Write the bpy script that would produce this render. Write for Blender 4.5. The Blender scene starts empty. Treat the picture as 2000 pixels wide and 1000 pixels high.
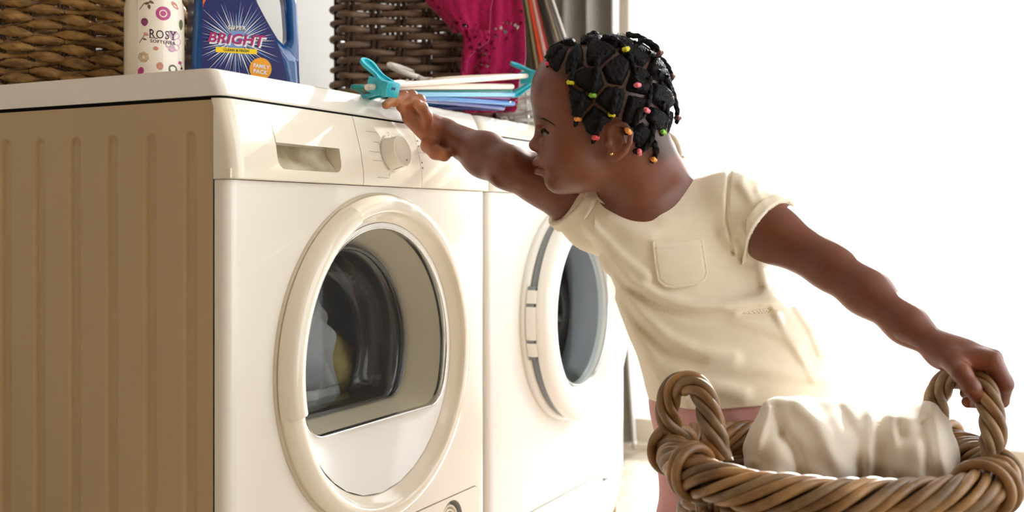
import bpy, bmesh, math, random
import numpy as np
from mathutils import Vector, Matrix
PI = math.pi
rnd = random.Random(7)
sc = bpy.context.scene
COL = sc.collection

# ---------------------------------------------------------------- camera
CAM = np.array([-0.941, -0.825, 0.681])
FWD = np.array([0.8926, 0.4509, 0.0]); FWD /= np.linalg.norm(FWD)
RGT = np.array([FWD[1], -FWD[0], 0.0])
UPV = np.array([0.0, 0.0, 1.0])
FPX = 2150.0
HZ = 430.0
def W(px, py, d):
    """world point seen at pixel (px,py) at distance d along the view axis"""
    return CAM + FWD * d + RGT * ((px - 1000.0) / FPX * d) + UPV * ((HZ - py) / FPX * d)
cd = bpy.data.cameras.new('camera'); cam = bpy.data.objects.new('camera', cd); COL.objects.link(cam)
cam.location = CAM
cam.rotation_euler = (PI / 2, 0, math.atan2(-FWD[0], FWD[1]))
cd.sensor_width = 36.0; cd.lens = FPX / 2000.0 * 36.0; cd.shift_y = -(500.0 - HZ) / 2000.0
cd.clip_start = 0.05; cd.clip_end = 500
cd.dof.use_dof = True; cd.dof.focus_distance = 1.40; cd.dof.aperture_fstop = 4.5
sc.camera = cam

# ---------------------------------------------------------------- light
wd = bpy.data.worlds.new('sky'); sc.world = wd; wd.use_nodes = True
nt = wd.node_tree; nt.nodes.clear()
bg = nt.nodes.new('ShaderNodeBackground'); wo = nt.nodes.new('ShaderNodeOutputWorld')
bg.inputs[0].default_value = (0.97, 0.985, 1.0, 1); bg.inputs[1].default_value = 3.6
nt.links.new(bg.outputs[0], wo.inputs[0])
sd = bpy.data.lights.new('sun', 'SUN'); sun = bpy.data.objects.new('sun', sd); COL.objects.link(sun)
sd.energy = 8.5; sd.angle = math.radians(0.6); sd.color = (1.0, 0.985, 0.95)
SUN = Vector((0.85, -0.055, 0.37)).normalized()       # towards the sun
sun.rotation_euler = SUN.to_track_quat('Z', 'Y').to_euler(); sun.location = (6, -2, 4)
def area(name, loc, target, sx, sy, power, color):
    ld = bpy.data.lights.new(name, 'AREA'); lo = bpy.data.objects.new(name, ld); COL.objects.link(lo)
    ld.shape = 'RECTANGLE'; ld.size = sx; ld.size_y = sy; ld.energy = power; ld.color = color
    lo.location = loc
    lo.rotation_euler = (Vector(target) - Vector(loc)).to_track_quat('-Z', 'Y').to_euler()
    return lo
area('warm_fill', (-1.6, -1.6, 2.3), (0.4, 0.0, 0.4), 1.6, 1.2, 6, (1.0, 0.74, 0.44))  # added warm fill from the left, stands for no known lamp
sc.view_settings.view_transform = 'Standard'; sc.view_settings.look = 'None'
sc.view_settings.gamma = 1.0; sc.view_settings.use_curve_mapping = False
sc.view_settings.exposure = 0.0
sc.cycles.use_denoising = True
sc.cycles.max_bounces = 8; sc.cycles.transparent_max_bounces = 16
sc.cycles.sample_clamp_indirect = 6.0

# ---------------------------------------------------------------- helpers
ROOT = {}
def thing(name, label, cat, loc, group=None):
    o = bpy.data.objects.new(name, None); COL.objects.link(o); o.location = loc
    o['label'] = label; o['category'] = cat
    if group: o['group'] = group
    o.empty_display_size = 0.05
    ROOT[o.name] = np.array(loc, float)
    return o
def tag(o, label, cat, group=None):
    o['label'] = label; o['category'] = cat
    if group: o['group'] = group
    return o
def mesh(name, v, f, m=None, parent=None, smooth=True, label=None, kind=None, angle=None, mats=None, mi=None):
    """one mesh object; v in world coordinates"""
    v = np.asarray(v, float)
    off = np.zeros(3)
    if parent is not None:
        off = ROOT[parent.name]
    me = bpy.data.meshes.new(name)
    me.from_pydata((v - off).tolist(), [], f if isinstance(f, list) else f.tolist()); me.update()
    if m is not None: me.materials.append(m)
    for mm in (mats or []): me.materials.append(mm)
    if mi is not None: me.polygons.foreach_set('material_index', np.asarray(mi, np.int32))
    if smooth: me.polygons.foreach_set('use_smooth', np.ones(len(me.polygons), bool))
    o = bpy.data.objects.new(name, me); COL.objects.link(o)
    if parent is not None:
        o.parent = parent; ROOT[o.name] = off
    if label: o['label'] = label
    if kind: o['kind'] = kind
    if smooth and angle is not None:
        bmx = bmesh.new(); bmx.from_mesh(me)
        a = math.radians(angle)
        for e in bmx.edges:
            if len(e.link_faces) == 2 and e.calc_face_angle(0) > a: e.smooth = False
        bmx.to_mesh(me); bmx.free()
    return o
class MB:
    """collects verts and faces of one mesh"""
    def __init__(s): s.v = []; s.f = []; s.m = []; s.n = 0
    def add(s, v, f, mi=0):
        v = np.asarray(v, float).reshape(-1, 3)
        s.v.append(v); s.f += [[int(i) + s.n for i in q] for q in f]; s.m += [mi] * len(f); s.n += len(v)
        return s
    def obj(s, name, m=None, parent=None, **k):
        if k.get('mats'): k['mi'] = s.m
        return mesh(name, np.concatenate(s.v), s.f, m, parent, **k)
def box_vf(lo, hi, bevel=0.0, seg=2):
    bm = bmesh.new(); bmesh.ops.create_cube(bm, size=1)
    lo = np.array(lo, float); hi = np.array(hi, float)
    for v in bm.verts: v.co = Vector((lo + hi) / 2 + np.array(v.co) * (hi - lo))
    if bevel > 0: bmesh.ops.bevel(bm, geom=bm.edges[:], offset=bevel, segments=seg, affect='EDGES', profile=0.5)
    return bm_vf(bm)
def bm_vf(bm):
    bm.verts.index_update()
    v = np.array([list(q.co) for q in bm.verts]); f = [[q.index for q in p.verts] for p in bm.faces]
    bm.free(); return v, f
def grid_f(nu, nv, closeu=False, closev=False):
    f = []
    for i in range(nu if closeu else nu - 1):
        for j in range(nv if closev else nv - 1):
            a = i * nv + j; b = ((i + 1) % nu) * nv + j
            c = ((i + 1) % nu) * nv + (j + 1) % nv; d = i * nv + (j + 1) % nv
            f.append([a, b, c, d])
    return f
def smooth_path(pts, n, closed=False):
    """Catmull-Rom through pts, n samples"""
    P = np.asarray(pts, float); m = len(P)
    if closed: idx = lambda i: P[i % m]; segs = m
    else:
        idx = lambda i: P[i] if 0 <= i < m else (2 * P[0] - P[1] if i < 0 else 2 * P[-1] - P[-2]); segs = m - 1
    out = []
    for k in range(n):
        t = k / n * segs if closed else k / (n - 1) * segs
        i = min(int(t), segs - 1); u = t - i
        p0, p1, p2, p3 = idx(i - 1), idx(i), idx(i + 1), idx(i + 2)
        out.append(0.5 * ((2 * p1) + (p2 - p0) * u + (2 * p0 - 5 * p1 + 4 * p2 - p3) * u * u + (3 * p1 - p0 - 3 * p2 + p3) * u ** 3))
    return np.array(out)
def frames(P, closed=False, up=None):
    P = np.asarray(P, float); n = len(P)
    T = np.roll(P, -1, 0) - np.roll(P, 1, 0)
    if not closed: T[0] = P[1] - P[0]; T[-1] = P[-1] - P[-2]
    T /= np.linalg.norm(T, axis=1)[:, None] + 1e-12
    N = np.zeros_like(P)
    a = np.array(up, float) if up is not None else (np.array([0, 0, 1.]) if abs(T[0][2]) < 0.9 else np.array([1., 0, 0]))
    if up is not None:
        for i in range(n):
            q = a - T[i] * np.dot(a, T[i]); N[i] = q / (np.linalg.norm(q) + 1e-9)
    else:
        q = a - T[0] * np.dot(a, T[0]); N[0] = q / np.linalg.norm(q)
        for i in range(1, n):
            q = N[i - 1] - T[i] * np.dot(N[i - 1], T[i]); N[i] = q / (np.linalg.norm(q) + 1e-9)
        if closed:   # undo accumulated twist
            q = N[-1] - T[0] * np.dot(N[-1], T[0]); q /= np.linalg.norm(q)
            ang = math.atan2(np.dot(np.cross(N[0], q), T[0]), np.dot(N[0], q))
            for i in range(n):
                t = -ang * i / n; B = np.cross(T[i], N[i]); N[i] = N[i] * math.cos(t) + B * math.sin(t)
    return T, N, np.cross(T, N)
def tube_vf(P, r, sides=8, closed=False, up=None, flat=1.0, caps=True):
    P = np.asarray(P, float); n = len(P)
    r = np.full(n, r, float) if np.isscalar(r) else np.asarray(r, float)
    T, N, B = frames(P, closed, up)
    a = np.arange(sides) / sides * 2 * PI
    V = P[:, None, :] + r[:, None, None] * (np.cos(a)[None, :, None] * N[:, None, :] * flat + np.sin(a)[None, :, None] * B[:, None, :])
    f = grid_f(n, sides, closed, True)
    f = [q[::-1] for q in f]
    if caps and not closed:
        f.append(list(range(sides)));  f.append([(n - 1) * sides + i for i in range(sides)][::-1])
        f[-2] = f[-2][::1]
    return V.reshape(-1, 3), f
def lathe_vf(prof, n=64, axis='Z', center=(0, 0, 0)):
    """prof: list of (radius, height)"""
    prof = np.asarray(prof, float); a = np.arange(n) / n * 2 * PI
    R = prof[:, 0][:, None]; H = np.repeat(prof[:, 1][:, None], n, 1)
    if axis == 'Z': V = np.stack([R * np.cos(a), R * np.sin(a), H], -1)
    else: V = np.stack([R * np.cos(a), H, R * np.sin(a)], -1)        # axis Y
    f = grid_f(len(prof), n, False, True)
    if axis == 'Z': f = [q[::-1] for q in f]
    return V.reshape(-1, 3) + np.array(center), f
def boolean(o, cutters, op='DIFFERENCE'):
    for c in cutters:
        md = o.modifiers.new('b', 'BOOLEAN'); md.operation = op; md.object = c; md.solver = 'EXACT'
    dg = bpy.context.evaluated_depsgraph_get(); dg.update()
    me = bpy.data.meshes.new_from_object(o.evaluated_get(dg))
    o.modifiers.clear(); old = o.data; o.data = me; bpy.data.meshes.remove(old)
    for c in cutters: bpy.data.objects.remove(c)
    return o
def harden(o, angle=35):
    me = o.data; me.polygons.foreach_set('use_smooth', np.ones(len(me.polygons), bool))
    b = bmesh.new(); b.from_mesh(me); a = math.radians(angle)
    for e in b.edges:
        if len(e.link_faces) == 2 and e.calc_face_angle(0) > a: e.smooth = False
    b.to_mesh(me); b.free(); return o
def prism_vf(poly, lo, hi, axis=1):
    """poly of 2-D points extruded along axis (1: poly is x,z; 2: poly is x,y)"""
    n = len(poly); v = []
    for h in (lo, hi):
        for a, b in poly: v.append((a, h, b) if axis == 1 else ((a, b, h) if axis == 2 else (h, a, b)))
    f = [list(range(n)), list(range(2 * n - 1, n - 1, -1))]
    f += [[i, i + n, (i + 1) % n + n, (i + 1) % n] for i in range(n)]
    bm = bmesh.new(); bv = [bm.verts.new(q) for q in v]
    for q in f: bm.faces.new([bv[i] for i in q])
    bmesh.ops.recalc_face_normals(bm, faces=bm.faces[:])
    return bm_vf(bm)
def rrect(x0, z0, x1, z1, r, n=6, corners=(1, 1, 1, 1)):
    """rounded rectangle; corners order: lower-left, lower-right, upper-right, upper-left"""
    out = []
    for k, (cx, cz, a0) in enumerate(((x0 + r, z0 + r, PI), (x1 - r, z0 + r, 1.5 * PI), (x1 - r, z1 - r, 0), (x0 + r, z1 - r, PI / 2))):
        if corners[k]:
            for i in range(n + 1):
                a = a0 + i / n * PI / 2; out.append((cx + r * math.cos(a), cz + r * math.sin(a)))
        else: out.append(((x0, x1, x1, x0)[k], (z0, z0, z1, z1)[k]))
    return out

# ---------------------------------------------------------------- materials
def lin(r, g, b):
    f = lambda c: (c / 255) / 12.92 if c / 255 <= 0.04045 else ((c / 255 + 0.055) / 1.055) ** 2.4
    return (f(r), f(g), f(b), 1.0)
def mat(name, col, rough=0.5, spec=0.5, metal=0.0, vary=0.0, vscale=8.0, bump=0.0, bscale=60.0, stretch=None, coat=0.0, sss=0.0, sheen=0.0, col2=None, attr=None, bdist=0.002):
    m = bpy.data.materials.new(name); m.use_nodes = True
    t = m.node_tree; N = t.nodes; L = t.links; p = N['Principled BSDF']
    p.inputs['Base Color'].default_value = col; p.inputs['Roughness'].default_value = rough
    p.inputs['Specular IOR Level'].default_value = spec; p.inputs['Metallic'].default_value = metal
    p.inputs['Coat Weight'].default_value = coat; p.inputs['Coat Roughness'].default_value = 0.05
    if sheen: p.inputs['Sheen Weight'].default_value = sheen; p.inputs['Sheen Roughness'].default_value = 0.5
    if sss:
        p.inputs['Subsurface Weight'].default_value = sss; p.inputs['Subsurface Radius'].default_value = (1.0, 0.4, 0.2); p.inputs['Subsurface Scale'].default_value = 0.008
    tc = N.new('ShaderNodeTexCoord'); vec = tc.outputs['Object']
    if stretch:
        mp = N.new('ShaderNodeMapping'); mp.inputs['Scale'].default_value = stretch; L.new(vec, mp.inputs['Vector']); vec = mp.outputs['Vector']
    src = None
    if attr:
        at = N.new('ShaderNodeAttribute'); at.attribute_name = attr; src = at.outputs['Color']
    if vary or col2:
        nz = N.new('ShaderNodeTexNoise'); nz.inputs['Scale'].default_value = vscale; nz.inputs['Detail'].default_value = 5
        L.new(vec, nz.inputs['Vector'])
        mx = N.new('ShaderNodeMix'); mx.data_type = 'RGBA'
        mr = N.new('ShaderNodeMapRange'); mr.inputs[1].default_value = 0.35; mr.inputs[2].default_value = 0.65
        L.new(nz.outputs['Fac'], mr.inputs[0]); L.new(mr.outputs[0], mx.inputs['Factor'])
        if attr:
            mx.blend_type = 'MULTIPLY'; L.new(src, mx.inputs['A']); mx.inputs['B'].default_value = (1 - vary, 1 - vary, 1 - vary, 1)
        else:
            mx.inputs['A'].default_value = col
            mx.inputs['B'].default_value = col2 if col2 else tuple(c * (1 - vary) for c in col[:3]) + (1,)
        src = mx.outputs['Result']
    if src is not None: L.new(src, p.inputs['Base Color'])
    if bump:
        nb = N.new('ShaderNodeTexNoise'); nb.inputs['Scale'].default_value = bscale; nb.inputs['Detail'].default_value = 6
        L.new(vec, nb.inputs['Vector'])
        bp = N.new('ShaderNodeBump'); bp.inputs['Strength'].default_value = bump; bp.inputs['Distance'].default_value = bdist
        L.new(nb.outputs['Fac'], bp.inputs['Height']); L.new(bp.outputs['Normal'], p.inputs['Normal'])
    return m
def glass_mat(name, tint=(1, 1, 1, 1), ior=1.45, rough=0.0, minr=0.0):
    m = bpy.data.materials.new(name); m.use_nodes = True
    t = m.node_tree; N = t.nodes; L = t.links; N.clear()
    out = N.new('ShaderNodeOutputMaterial'); mx = N.new('ShaderNodeMixShader'); tr = N.new('ShaderNodeBsdfTransparent'); gl = N.new('ShaderNodeBsdfGlossy'); fr = N.new('ShaderNodeFresnel')
    tr.inputs['Color'].default_value = tint; gl.inputs['Roughness'].default_value = rough; 
    ge = N.new('ShaderNodeNewGeometry'); mi = N.new('ShaderNodeMapRange'); mi.inputs[3].default_value = ior; mi.inputs[4].default_value = 1 / ior     # a thin pane reflects alike from both sides
    L.new(ge.outputs['Backfacing'], mi.inputs[0]); L.new(mi.outputs[0], fr.inputs['IOR'])
    if minr:
        ad = N.new('ShaderNodeMath'); ad.operation = 'ADD'; ad.inputs[1].default_value = minr; ad.use_clamp = True
        L.new(fr.outputs[0], ad.inputs[0]); L.new(ad.outputs[0], mx.inputs[0])
    else: L.new(fr.outputs[0], mx.inputs[0])
    L.new(tr.outputs[0], mx.inputs[1]); L.new(gl.outputs[0], mx.inputs[2]); L.new(mx.outputs[0], out.inputs[0])
    return m
def attr_color(o, cols, name='tone'):
    at = o.data.color_attributes.new(name, 'FLOAT_COLOR', 'POINT')
    c = np.ones((len(o.data.vertices), 4), np.float32); c[:, :3] = cols
    at.data.foreach_set('color', c.ravel())
# ---------------------------------------------------------------- implicit surfaces, meshed with surface nets
def smin(a, b, k):
    if k <= 0: return np.minimum(a, b)
    h = np.maximum(k - np.abs(a - b), 0) / k
    return np.minimum(a, b) - h * h * k * 0.25
def smax(a, b, k): return -smin(-a, -b, k)
def s_ell(p, c, r, R=None):
    q = p - np.asarray(c, np.float32)
    if R is not None: q = q @ np.asarray(R, np.float32)       # columns of R: the axes
    r = np.asarray(r, np.float32)
    k0 = np.sqrt(((q / r) ** 2).sum(1)); k1 = np.sqrt(((q / (r * r)) ** 2).sum(1)) + 1e-9
    return k0 * (k0 - 1) / k1
def s_cone(p, a, b, ra, rb):
    a = np.asarray(a, np.float32); b = np.asarray(b, np.float32)
    ba = b - a; L2 = float(ba @ ba) + 1e-12
    q = p - a; t = np.clip((q @ ba) / L2, 0, 1)
    d = q - t[:, None] * ba
    return np.sqrt((d * d).sum(1)) - (ra + (rb - ra) * t)
def s_chain(p, pts, rs, k=None):
    d = None
    for i in range(len(pts) - 1):
        e = s_cone(p, pts[i], pts[i + 1], rs[i], rs[i + 1])
        d = e if d is None else (np.minimum(d, e) if not k else smin(d, e, k))
    return d
def poly_sd(x, y, poly):
    """signed distance to a 2-D polygon, negative inside"""
    P = np.asarray(poly, np.float32); n = len(P)
    d = np.full(x.shape, 1e9, np.float32); s = np.ones(x.shape, bool)
    for i in range(n):
        a = P[i]; b = P[(i + 1) % n]; e = b - a
        wx = x - a[0]; wy = y - a[1]
        t = np.clip((wx * e[0] + wy * e[1]) / (e @ e + 1e-12), 0, 1)
        dx = wx - e[0] * t; dy = wy - e[1] * t
        d = np.minimum(d, dx * dx + dy * dy)
        c1 = y >= a[1]; c2 = y < b[1]; c3 = e[0] * wy > e[1] * wx
        s ^= (c1 & c2 & c3) | (~c1 & ~c2 & ~c3)
    d = np.sqrt(d)
    return np.where(s, d, -d)
def seg_dist(x, y, pts):
    d = np.full(x.shape, 1e9, np.float32); P = np.asarray(pts, np.float32)
    for a, b in zip(P[:-1], P[1:]):
        e = b - a; t = np.clip(((x - a[0]) * e[0] + (y - a[1]) * e[1]) / (e @ e + 1e-12), 0, 1)
        d = np.minimum(d, np.hypot(x - a[0] - e[0] * t, y - a[1] - e[1] * t))
    return d
def nets(fn, lo, hi, h, slack=1.35, newton=1):
    """mesh fn(points)=0 inside the box lo..hi at voxel size h; returns verts, quads"""
    lo = np.asarray(lo, float); hi = np.asarray(hi, float); B = 8
    nb = np.ceil((hi - lo) / (h * B)).astype(int)
    g = np.stack(np.meshgrid(*[np.arange(k) for k in nb], indexing='ij'), -1).reshape(-1, 3)
    # two-stage cull of 8-cell blocks
    c = (lo + (g + 0.5) * B * h).astype(np.float32)
    val = np.concatenate([fn(c[i:i + 400000]) for i in range(0, len(c), 400000)])
    g = g[np.abs(val) < slack * B * h * 0.9]
    if len(g) == 0: raise RuntimeError('empty surface')
    o = np.stack(np.meshgrid(*[np.arange(B + 1)] * 3, indexing='ij'), -1).reshape(-1, 3)
    N = nb * B + 2
    key = lambda q: (q[..., 0].astype(np.int64) * N[1] + q[..., 1]) * N[2] + q[..., 2]
    Vs, Ks, Es = [], [], []
    ce = [(a, b) for a in range(8) for b in range(a + 1, 8) if bin(a ^ b).count('1') == 1]
    off = np.array([[a >> 2 & 1, a >> 1 & 1, a & 1] for a in range(8)])
    for s in range(0, len(g), 600):
        gb = g[s:s + 600]
        I = gb[:, None, :] * B + o[None]
        F = fn((lo + I.reshape(-1, 3) * h).astype(np.float32)).reshape(len(gb), B + 1, B + 1, B + 1)
        neg = F < 0
        C = np.stack([neg[:, a >> 2 & 1:B + (a >> 2 & 1), a >> 1 & 1:B + (a >> 1 & 1), a & 1:B + (a & 1)] for a in range(8)], -1)
        n = C.sum(-1); w = np.argwhere((n > 0) & (n < 8))
        if len(w) == 0: continue
        cf = np.stack([F[w[:, 0], w[:, 1] + o_[0], w[:, 2] + o_[1], w[:, 3] + o_[2]] for o_ in off], -1)
        acc = np.zeros((len(w), 3)); cnt = np.zeros(len(w))
        for a, b in ce:
            fa, fb = cf[:, a], cf[:, b]; m = (fa < 0) != (fb < 0)
            t = np.where(m, fa / np.where(m, fa - fb, 1), 0)
            q = off[a] + t[:, None] * (off[b] - off[a]); acc += q * m[:, None]; cnt += m
        cell = gb[w[:, 0]] * B + w[:, 1:]
        Vs.append(lo + (cell + acc / cnt[:, None]) * h); Ks.append(key(cell + 1))
        for ax in range(3):
            sl0 = [slice(None), slice(0, B), slice(0, B), slice(0, B)]; sl1 = list(sl0); sl1[ax + 1] = slice(1, B + 1)
            a = neg[tuple(sl0)]; b = neg[tuple(sl1)]
            e = np.argwhere(a != b)
            if len(e): Es.append((ax, gb[e[:, 0]] * B + e[:, 1:], a[e[:, 0], e[:, 1], e[:, 2], e[:, 3]]))
    V = np.concatenate(Vs); K = np.concatenate(Ks)
    order = np.argsort(K); Ksrt = K[order]
    Q = []
    for ax, e, inside in Es:
        u, v = (ax + 1) % 3, (ax + 2) % 3
        ids = []; ok = np.ones(len(e), bool)
        for du, dv in ((0, 0), (-1, 0), (-1, -1), (0, -1)):
            q = e.copy() + 1; q[:, u] += du; q[:, v] += dv
            k = key(q); j = np.clip(np.searchsorted(Ksrt, k), 0, len(Ksrt) - 1)
            ok &= Ksrt[j] == k; ids.append(order[j])
        ids = np.stack(ids, -1)
        ids = np.where(inside[:, None], ids, ids[:, ::-1])
        Q.append(ids[ok])
    Q = np.concatenate(Q)
    for _ in range(newton):
        p = V.astype(np.float32); e = h * 0.5
        f0 = fn(p); gx = np.stack([fn(p + np.array(d, np.float32) * e) - f0 for d in ((1, 0, 0), (0, 1, 0), (0, 0, 1))], -1) / e
        g2 = (gx * gx).sum(1)
        step = np.clip(f0 / np.maximum(g2, 0.2), -h * 0.6, h * 0.6)
        V = V - gx * step[:, None]
    return V, Q
def cam2world(c):
    """camera-frame metres (right, up, forward) to world"""
    c = np.asarray(c, float)
    return CAM + c[..., 0:1] * RGT + c[..., 1:2] * UPV + c[..., 2:3] * FWD
def C(px, py, d):
    return np.array([(px - 1000.0) / FPX * d, (HZ - py) / FPX * d, d])
# ---------------------------------------------------------------- room
M_wall = mat('wall_paint', lin(214, 213, 211), 0.8, 0.2, vary=0.03, vscale=2, bump=0.08, bscale=120)
M_ceil = mat('ceiling_paint', lin(206, 198, 188), 0.9, 0.1, vary=0.02, vscale=3)
M_wood = mat('pale_wood', lin(204, 194, 180), 0.35, 0.5, col2=lin(188, 172, 150), vscale=6, stretch=(1.2, 14, 4), bump=0.05, bscale=30)
M_sub = mat('subfloor', lin(90, 70, 50), 0.9, 0.1, vary=0.2)
M_frame = mat('window_frame_paint', lin(222, 212, 194), 0.45, 0.5, vary=0.04, vscale=9)
M_pane = glass_mat('window_glass', (0.985, 0.99, 0.99, 1), 1.35)
M_curt = mat('curtain_cloth', lin(168, 164, 160), 0.85, 0.15, vary=0.06, vscale=30, bump=0.15, bscale=400, sheen=0.2)
def struct(name, v, f, m, parent=None, smooth=False, **k):
    o = mesh(name, v, f, m, parent, smooth=smooth, **k)
    o['kind'] = 'structure'; ROOT[o.name] = np.zeros(3); return o
XW, YB, XL, YF, H = 2.20, 0.72, -3.0, -2.3, 2.5
fl = struct('floor', *box_vf((XL, YF, -0.06), (XW, YB, -0.016)), M_sub)
r2 = random.Random(3)
y = YF
while y < YB - 0.01:
    y1 = min(y + 0.128, YB); x = XL - r2.random() * 1.1
    while x < XW:
        x1 = x + r2.choice((1.2, 1.5, 1.8))
        a, b = max(x, XL), min(x1, XW)
        if b - a > 0.01:
            o = mesh('plank', *box_vf((a + 0.001, y + 0.001, -0.016), (b - 0.001, y1 - 0.001, 0.0), 0.0008, 1), M_wood, fl, smooth=False)
        x = x1
    y = y1
struct('wall_back', *box_vf((XL, YB, -0.06), (XW + 0.12, YB + 0.1, H)), M_wall)
struct('wall_left', *box_vf((XL - 0.1, YF, -0.06), (XL, YB + 0.1, H)), mat('tan_wall_paint', lin(150, 116, 74), 0.8, 0.2, vary=0.03, vscale=2))
struct('ceiling', *box_vf((XL - 0.1, YF, H), (XW + 0.12, YB + 0.1, H + 0.1)), M_ceil)
wfr = MB()
for a, b_ in (((XL - 0.1, -0.06), (-0.5, H + 0.1)), ((2.05, -0.06), (XW + 0.12, H + 0.1)), ((-0.5, -0.06), (2.05, 0.1)), ((-0.5, 2.32), (2.05, H + 0.1))):
    wfr.add(*box_vf((a[0], YF - 0.1, a[1]), (b_[0], YF, b_[1])))
wfr.obj('wall_front', M_wall, smooth=False)['kind'] = 'structure'
w2 = struct('fill_window', *box_vf((-0.5, YF - 0.07, 0.10), (2.05, YF - 0.02, 0.15)), M_frame)  # unseen window, added to let sky light fill the machine fronts
mesh('pane', *box_vf((-0.5, YF - 0.05, 0.15), (2.05, YF - 0.044, 2.32)), M_pane, w2, smooth=False)
mesh('frame_upright', *box_vf((0.76, YF - 0.07, 0.15), (0.80, YF - 0.02, 2.32)), M_frame, w2, smooth=False)
# window wall: full height sliding window, bottom rail, head, jambs and mullions, one pane per bay
struct('wall_right', *box_vf((XW, 0.42, -0.06), (XW + 0.12, YB, H)), M_wall)
struct('added_pier', *box_vf((XW, -1.46, -0.06), (XW + 0.12, -0.86, H)), M_wall)  # unseen pier, added so the dryer glass mirrors something dark
wf = struct('window_1', *box_vf((XW - 0.005, YF, 2.36), (XW + 0.125, 0.43, H)), M_frame)
mesh('frame_rail', *box_vf((XW - 0.01, YF, -0.02), (XW + 0.08, 0.42, 0.085), 0.006), M_frame, wf, smooth=False)
mesh('frame_track', *box_vf((XW - 0.055, YF, -0.016), (XW - 0.01, 0.42, 0.018), 0.004), M_frame, wf, smooth=False)
for yy in (0.365, -0.86, -1.515, YF):
    mesh('frame_upright', *box_vf((XW + 0.005, yy, 0.08), (XW + 0.065, yy + 0.055, 2.37), 0.005), M_frame, wf, smooth=False)
for a, b in ((-0.81, 0.37), (YF + 0.05, -1.46)):
    mesh('pane', *box_vf((XW + 0.030, a, 0.08), (XW + 0.036, b, 2.37)), M_pane, wf, smooth=False)
# curtain gathered against the wall, hung from a rail
ct = thing('curtain', 'grey curtain gathered in deep folds at the edge of the bright window', 'curtain', (2.02, 0.5, 0.03))
n = 150
t = np.linspace(0, 1, n)
yy = 0.70 - 0.362 * t
xx = 2.055 + 0.055 * np.sin(t * 2 * PI * 4.6 + 0.6) + 0.012 * np.sin(t * 2 * PI * 11)
zs = np.linspace(0.03, 2.36, 24)
V = []
for z in zs:
    s = 1.18 - 0.2 * z if z < 0.9 else 1.0
    V.append(np.stack([2.055 + (xx - 2.055) * (0.85 + 0.15 * z), 0.70 - (0.70 - yy) * s, np.full(n, z)], -1))
V = np.array(V)
b = MB(); f = grid_f(len(zs), n)
b.add(V.reshape(-1, 3), f); b.add(V.reshape(-1, 3) + np.array([0.003, 0, 0]), [q[::-1] for q in f])
b.obj('cloth_panel', M_curt, ct)
mesh('hem', *tube_vf(V[0] + np.array([0.0015, 0, 0.004]), 0.004, 6), M_curt, ct)
M_steel = mat('brushed_steel', (0.6, 0.6, 0.6, 1), 0.3, 0.5, metal=1.0, vary=0.05)
cr = thing('curtain_rail', 'metal curtain rail above the window, out of the picture', 'rail', (2.05, -1.3, 2.4))
mesh('rod', *tube_vf([(2.055, 0.71, 2.39), (2.055, -2.25, 2.39)], 0.012, 12), M_steel, cr)
for q in (0.6, -1.3, -2.2): mesh('bracket', *box_vf((2.05, q - 0.01, 2.38), (2.21, q + 0.01, 2.40), 0.002), M_steel, cr)
# ---------------------------------------------------------------- machines
M_enamel = mat('cream_enamel', lin(240, 234, 222), 0.22, 0.5, vary=0.03, vscale=3, bump=0.03, bscale=500, coat=0.25)
M_side_shade = mat('shaded_side_enamel', lin(194, 170, 128), 0.45, 0.4, vary=0.05, vscale=4, bump=0.05, bscale=700)  # side enamel darkened and yellowed so its colour carries the shade
M_plas = mat('cream_plastic', lin(242, 233, 214), 0.16, 0.5, vary=0.02, vscale=5, coat=0.35)
M_white = mat('white_plastic', lin(240, 238, 232), 0.2, 0.5, vary=0.02, vscale=5, coat=0.3)
M_print = mat('grey_print', lin(120, 108, 92), 0.5)
M_black = mat('black_plastic', lin(28, 28, 28), 0.35)
M_gap = mat('dark_gap', lin(24, 24, 26), 0.8, 0.1)
M_rubber = mat('black_rubber', lin(16, 17, 19), 0.22, 0.6, coat=0.5)
M_chrome = mat('chrome', (0.75, 0.75, 0.74, 1), 0.12, metal=1.0, vary=0.02)
M_drum = mat('drum_steel', lin(120, 125, 130), 0.3, metal=0.9, vary=0.1, vscale=20)
M_funnel = mat('beige_funnel', lin(222, 210, 186), 0.35, 0.5, vary=0.04)
M_glass = glass_mat('door_glass', (0.95, 0.975, 0.98, 1), 1.25)
M_bowl = glass_mat('door_bowl_glass', (0.86, 0.92, 0.95, 1), 1.45)
M_grey = mat('grey_plastic', lin(128, 134, 138), 0.4, vary=0.03)

def yprof(z):       # front profile of lid and control panel
    return np.interp(z, [0.725, 0.74, 0.77, 0.815, 0.85], [-0.010, -0.0105, -0.006, 0.007, 0.021])
def wrap_path(x0, x1, yf, r, n=7, yb=0.02):
    p = [(x0, yb)]
    for i in range(n): a = i / (n - 1) * PI / 2; p.append((x0 + r - r * math.cos(a), yf + r - r * math.sin(a)))
    for i in range(n): a = i / (n - 1) * PI / 2; p.append((x1 - r + r * math.sin(a), yf + r - r * math.cos(a)))
    p.append((x1, yb)); return p
def loft_solid(x0, x1, zs, yfs, r, yb):
    """closed solid whose front follows yfs(z), rounded corners"""
    rings = []
    for z, yf in zip(zs, yfs):
        rings.append([(a, b, z) for a, b in wrap_path(x0, x1, yf, r, yb=yb)])
    n = len(rings[0]); v = np.array(rings).reshape(-1, 3)
    f = grid_f(len(rings), n, False, True)
    f.append(list(range(n))); f.append([(len(rings) - 1) * n + i for i in range(n)][::-1])
    bm = bmesh.new(); bv = [bm.verts.new(q) for q in v]
    for q in f: bm.faces.new([bv[i] for i in q])
    bmesh.ops.recalc_face_normals(bm, faces=bm.faces[:])
    return bm_vf(bm)
def tmp(v, f): return mesh('cutter', v, f, None, None, smooth=False)

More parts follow.
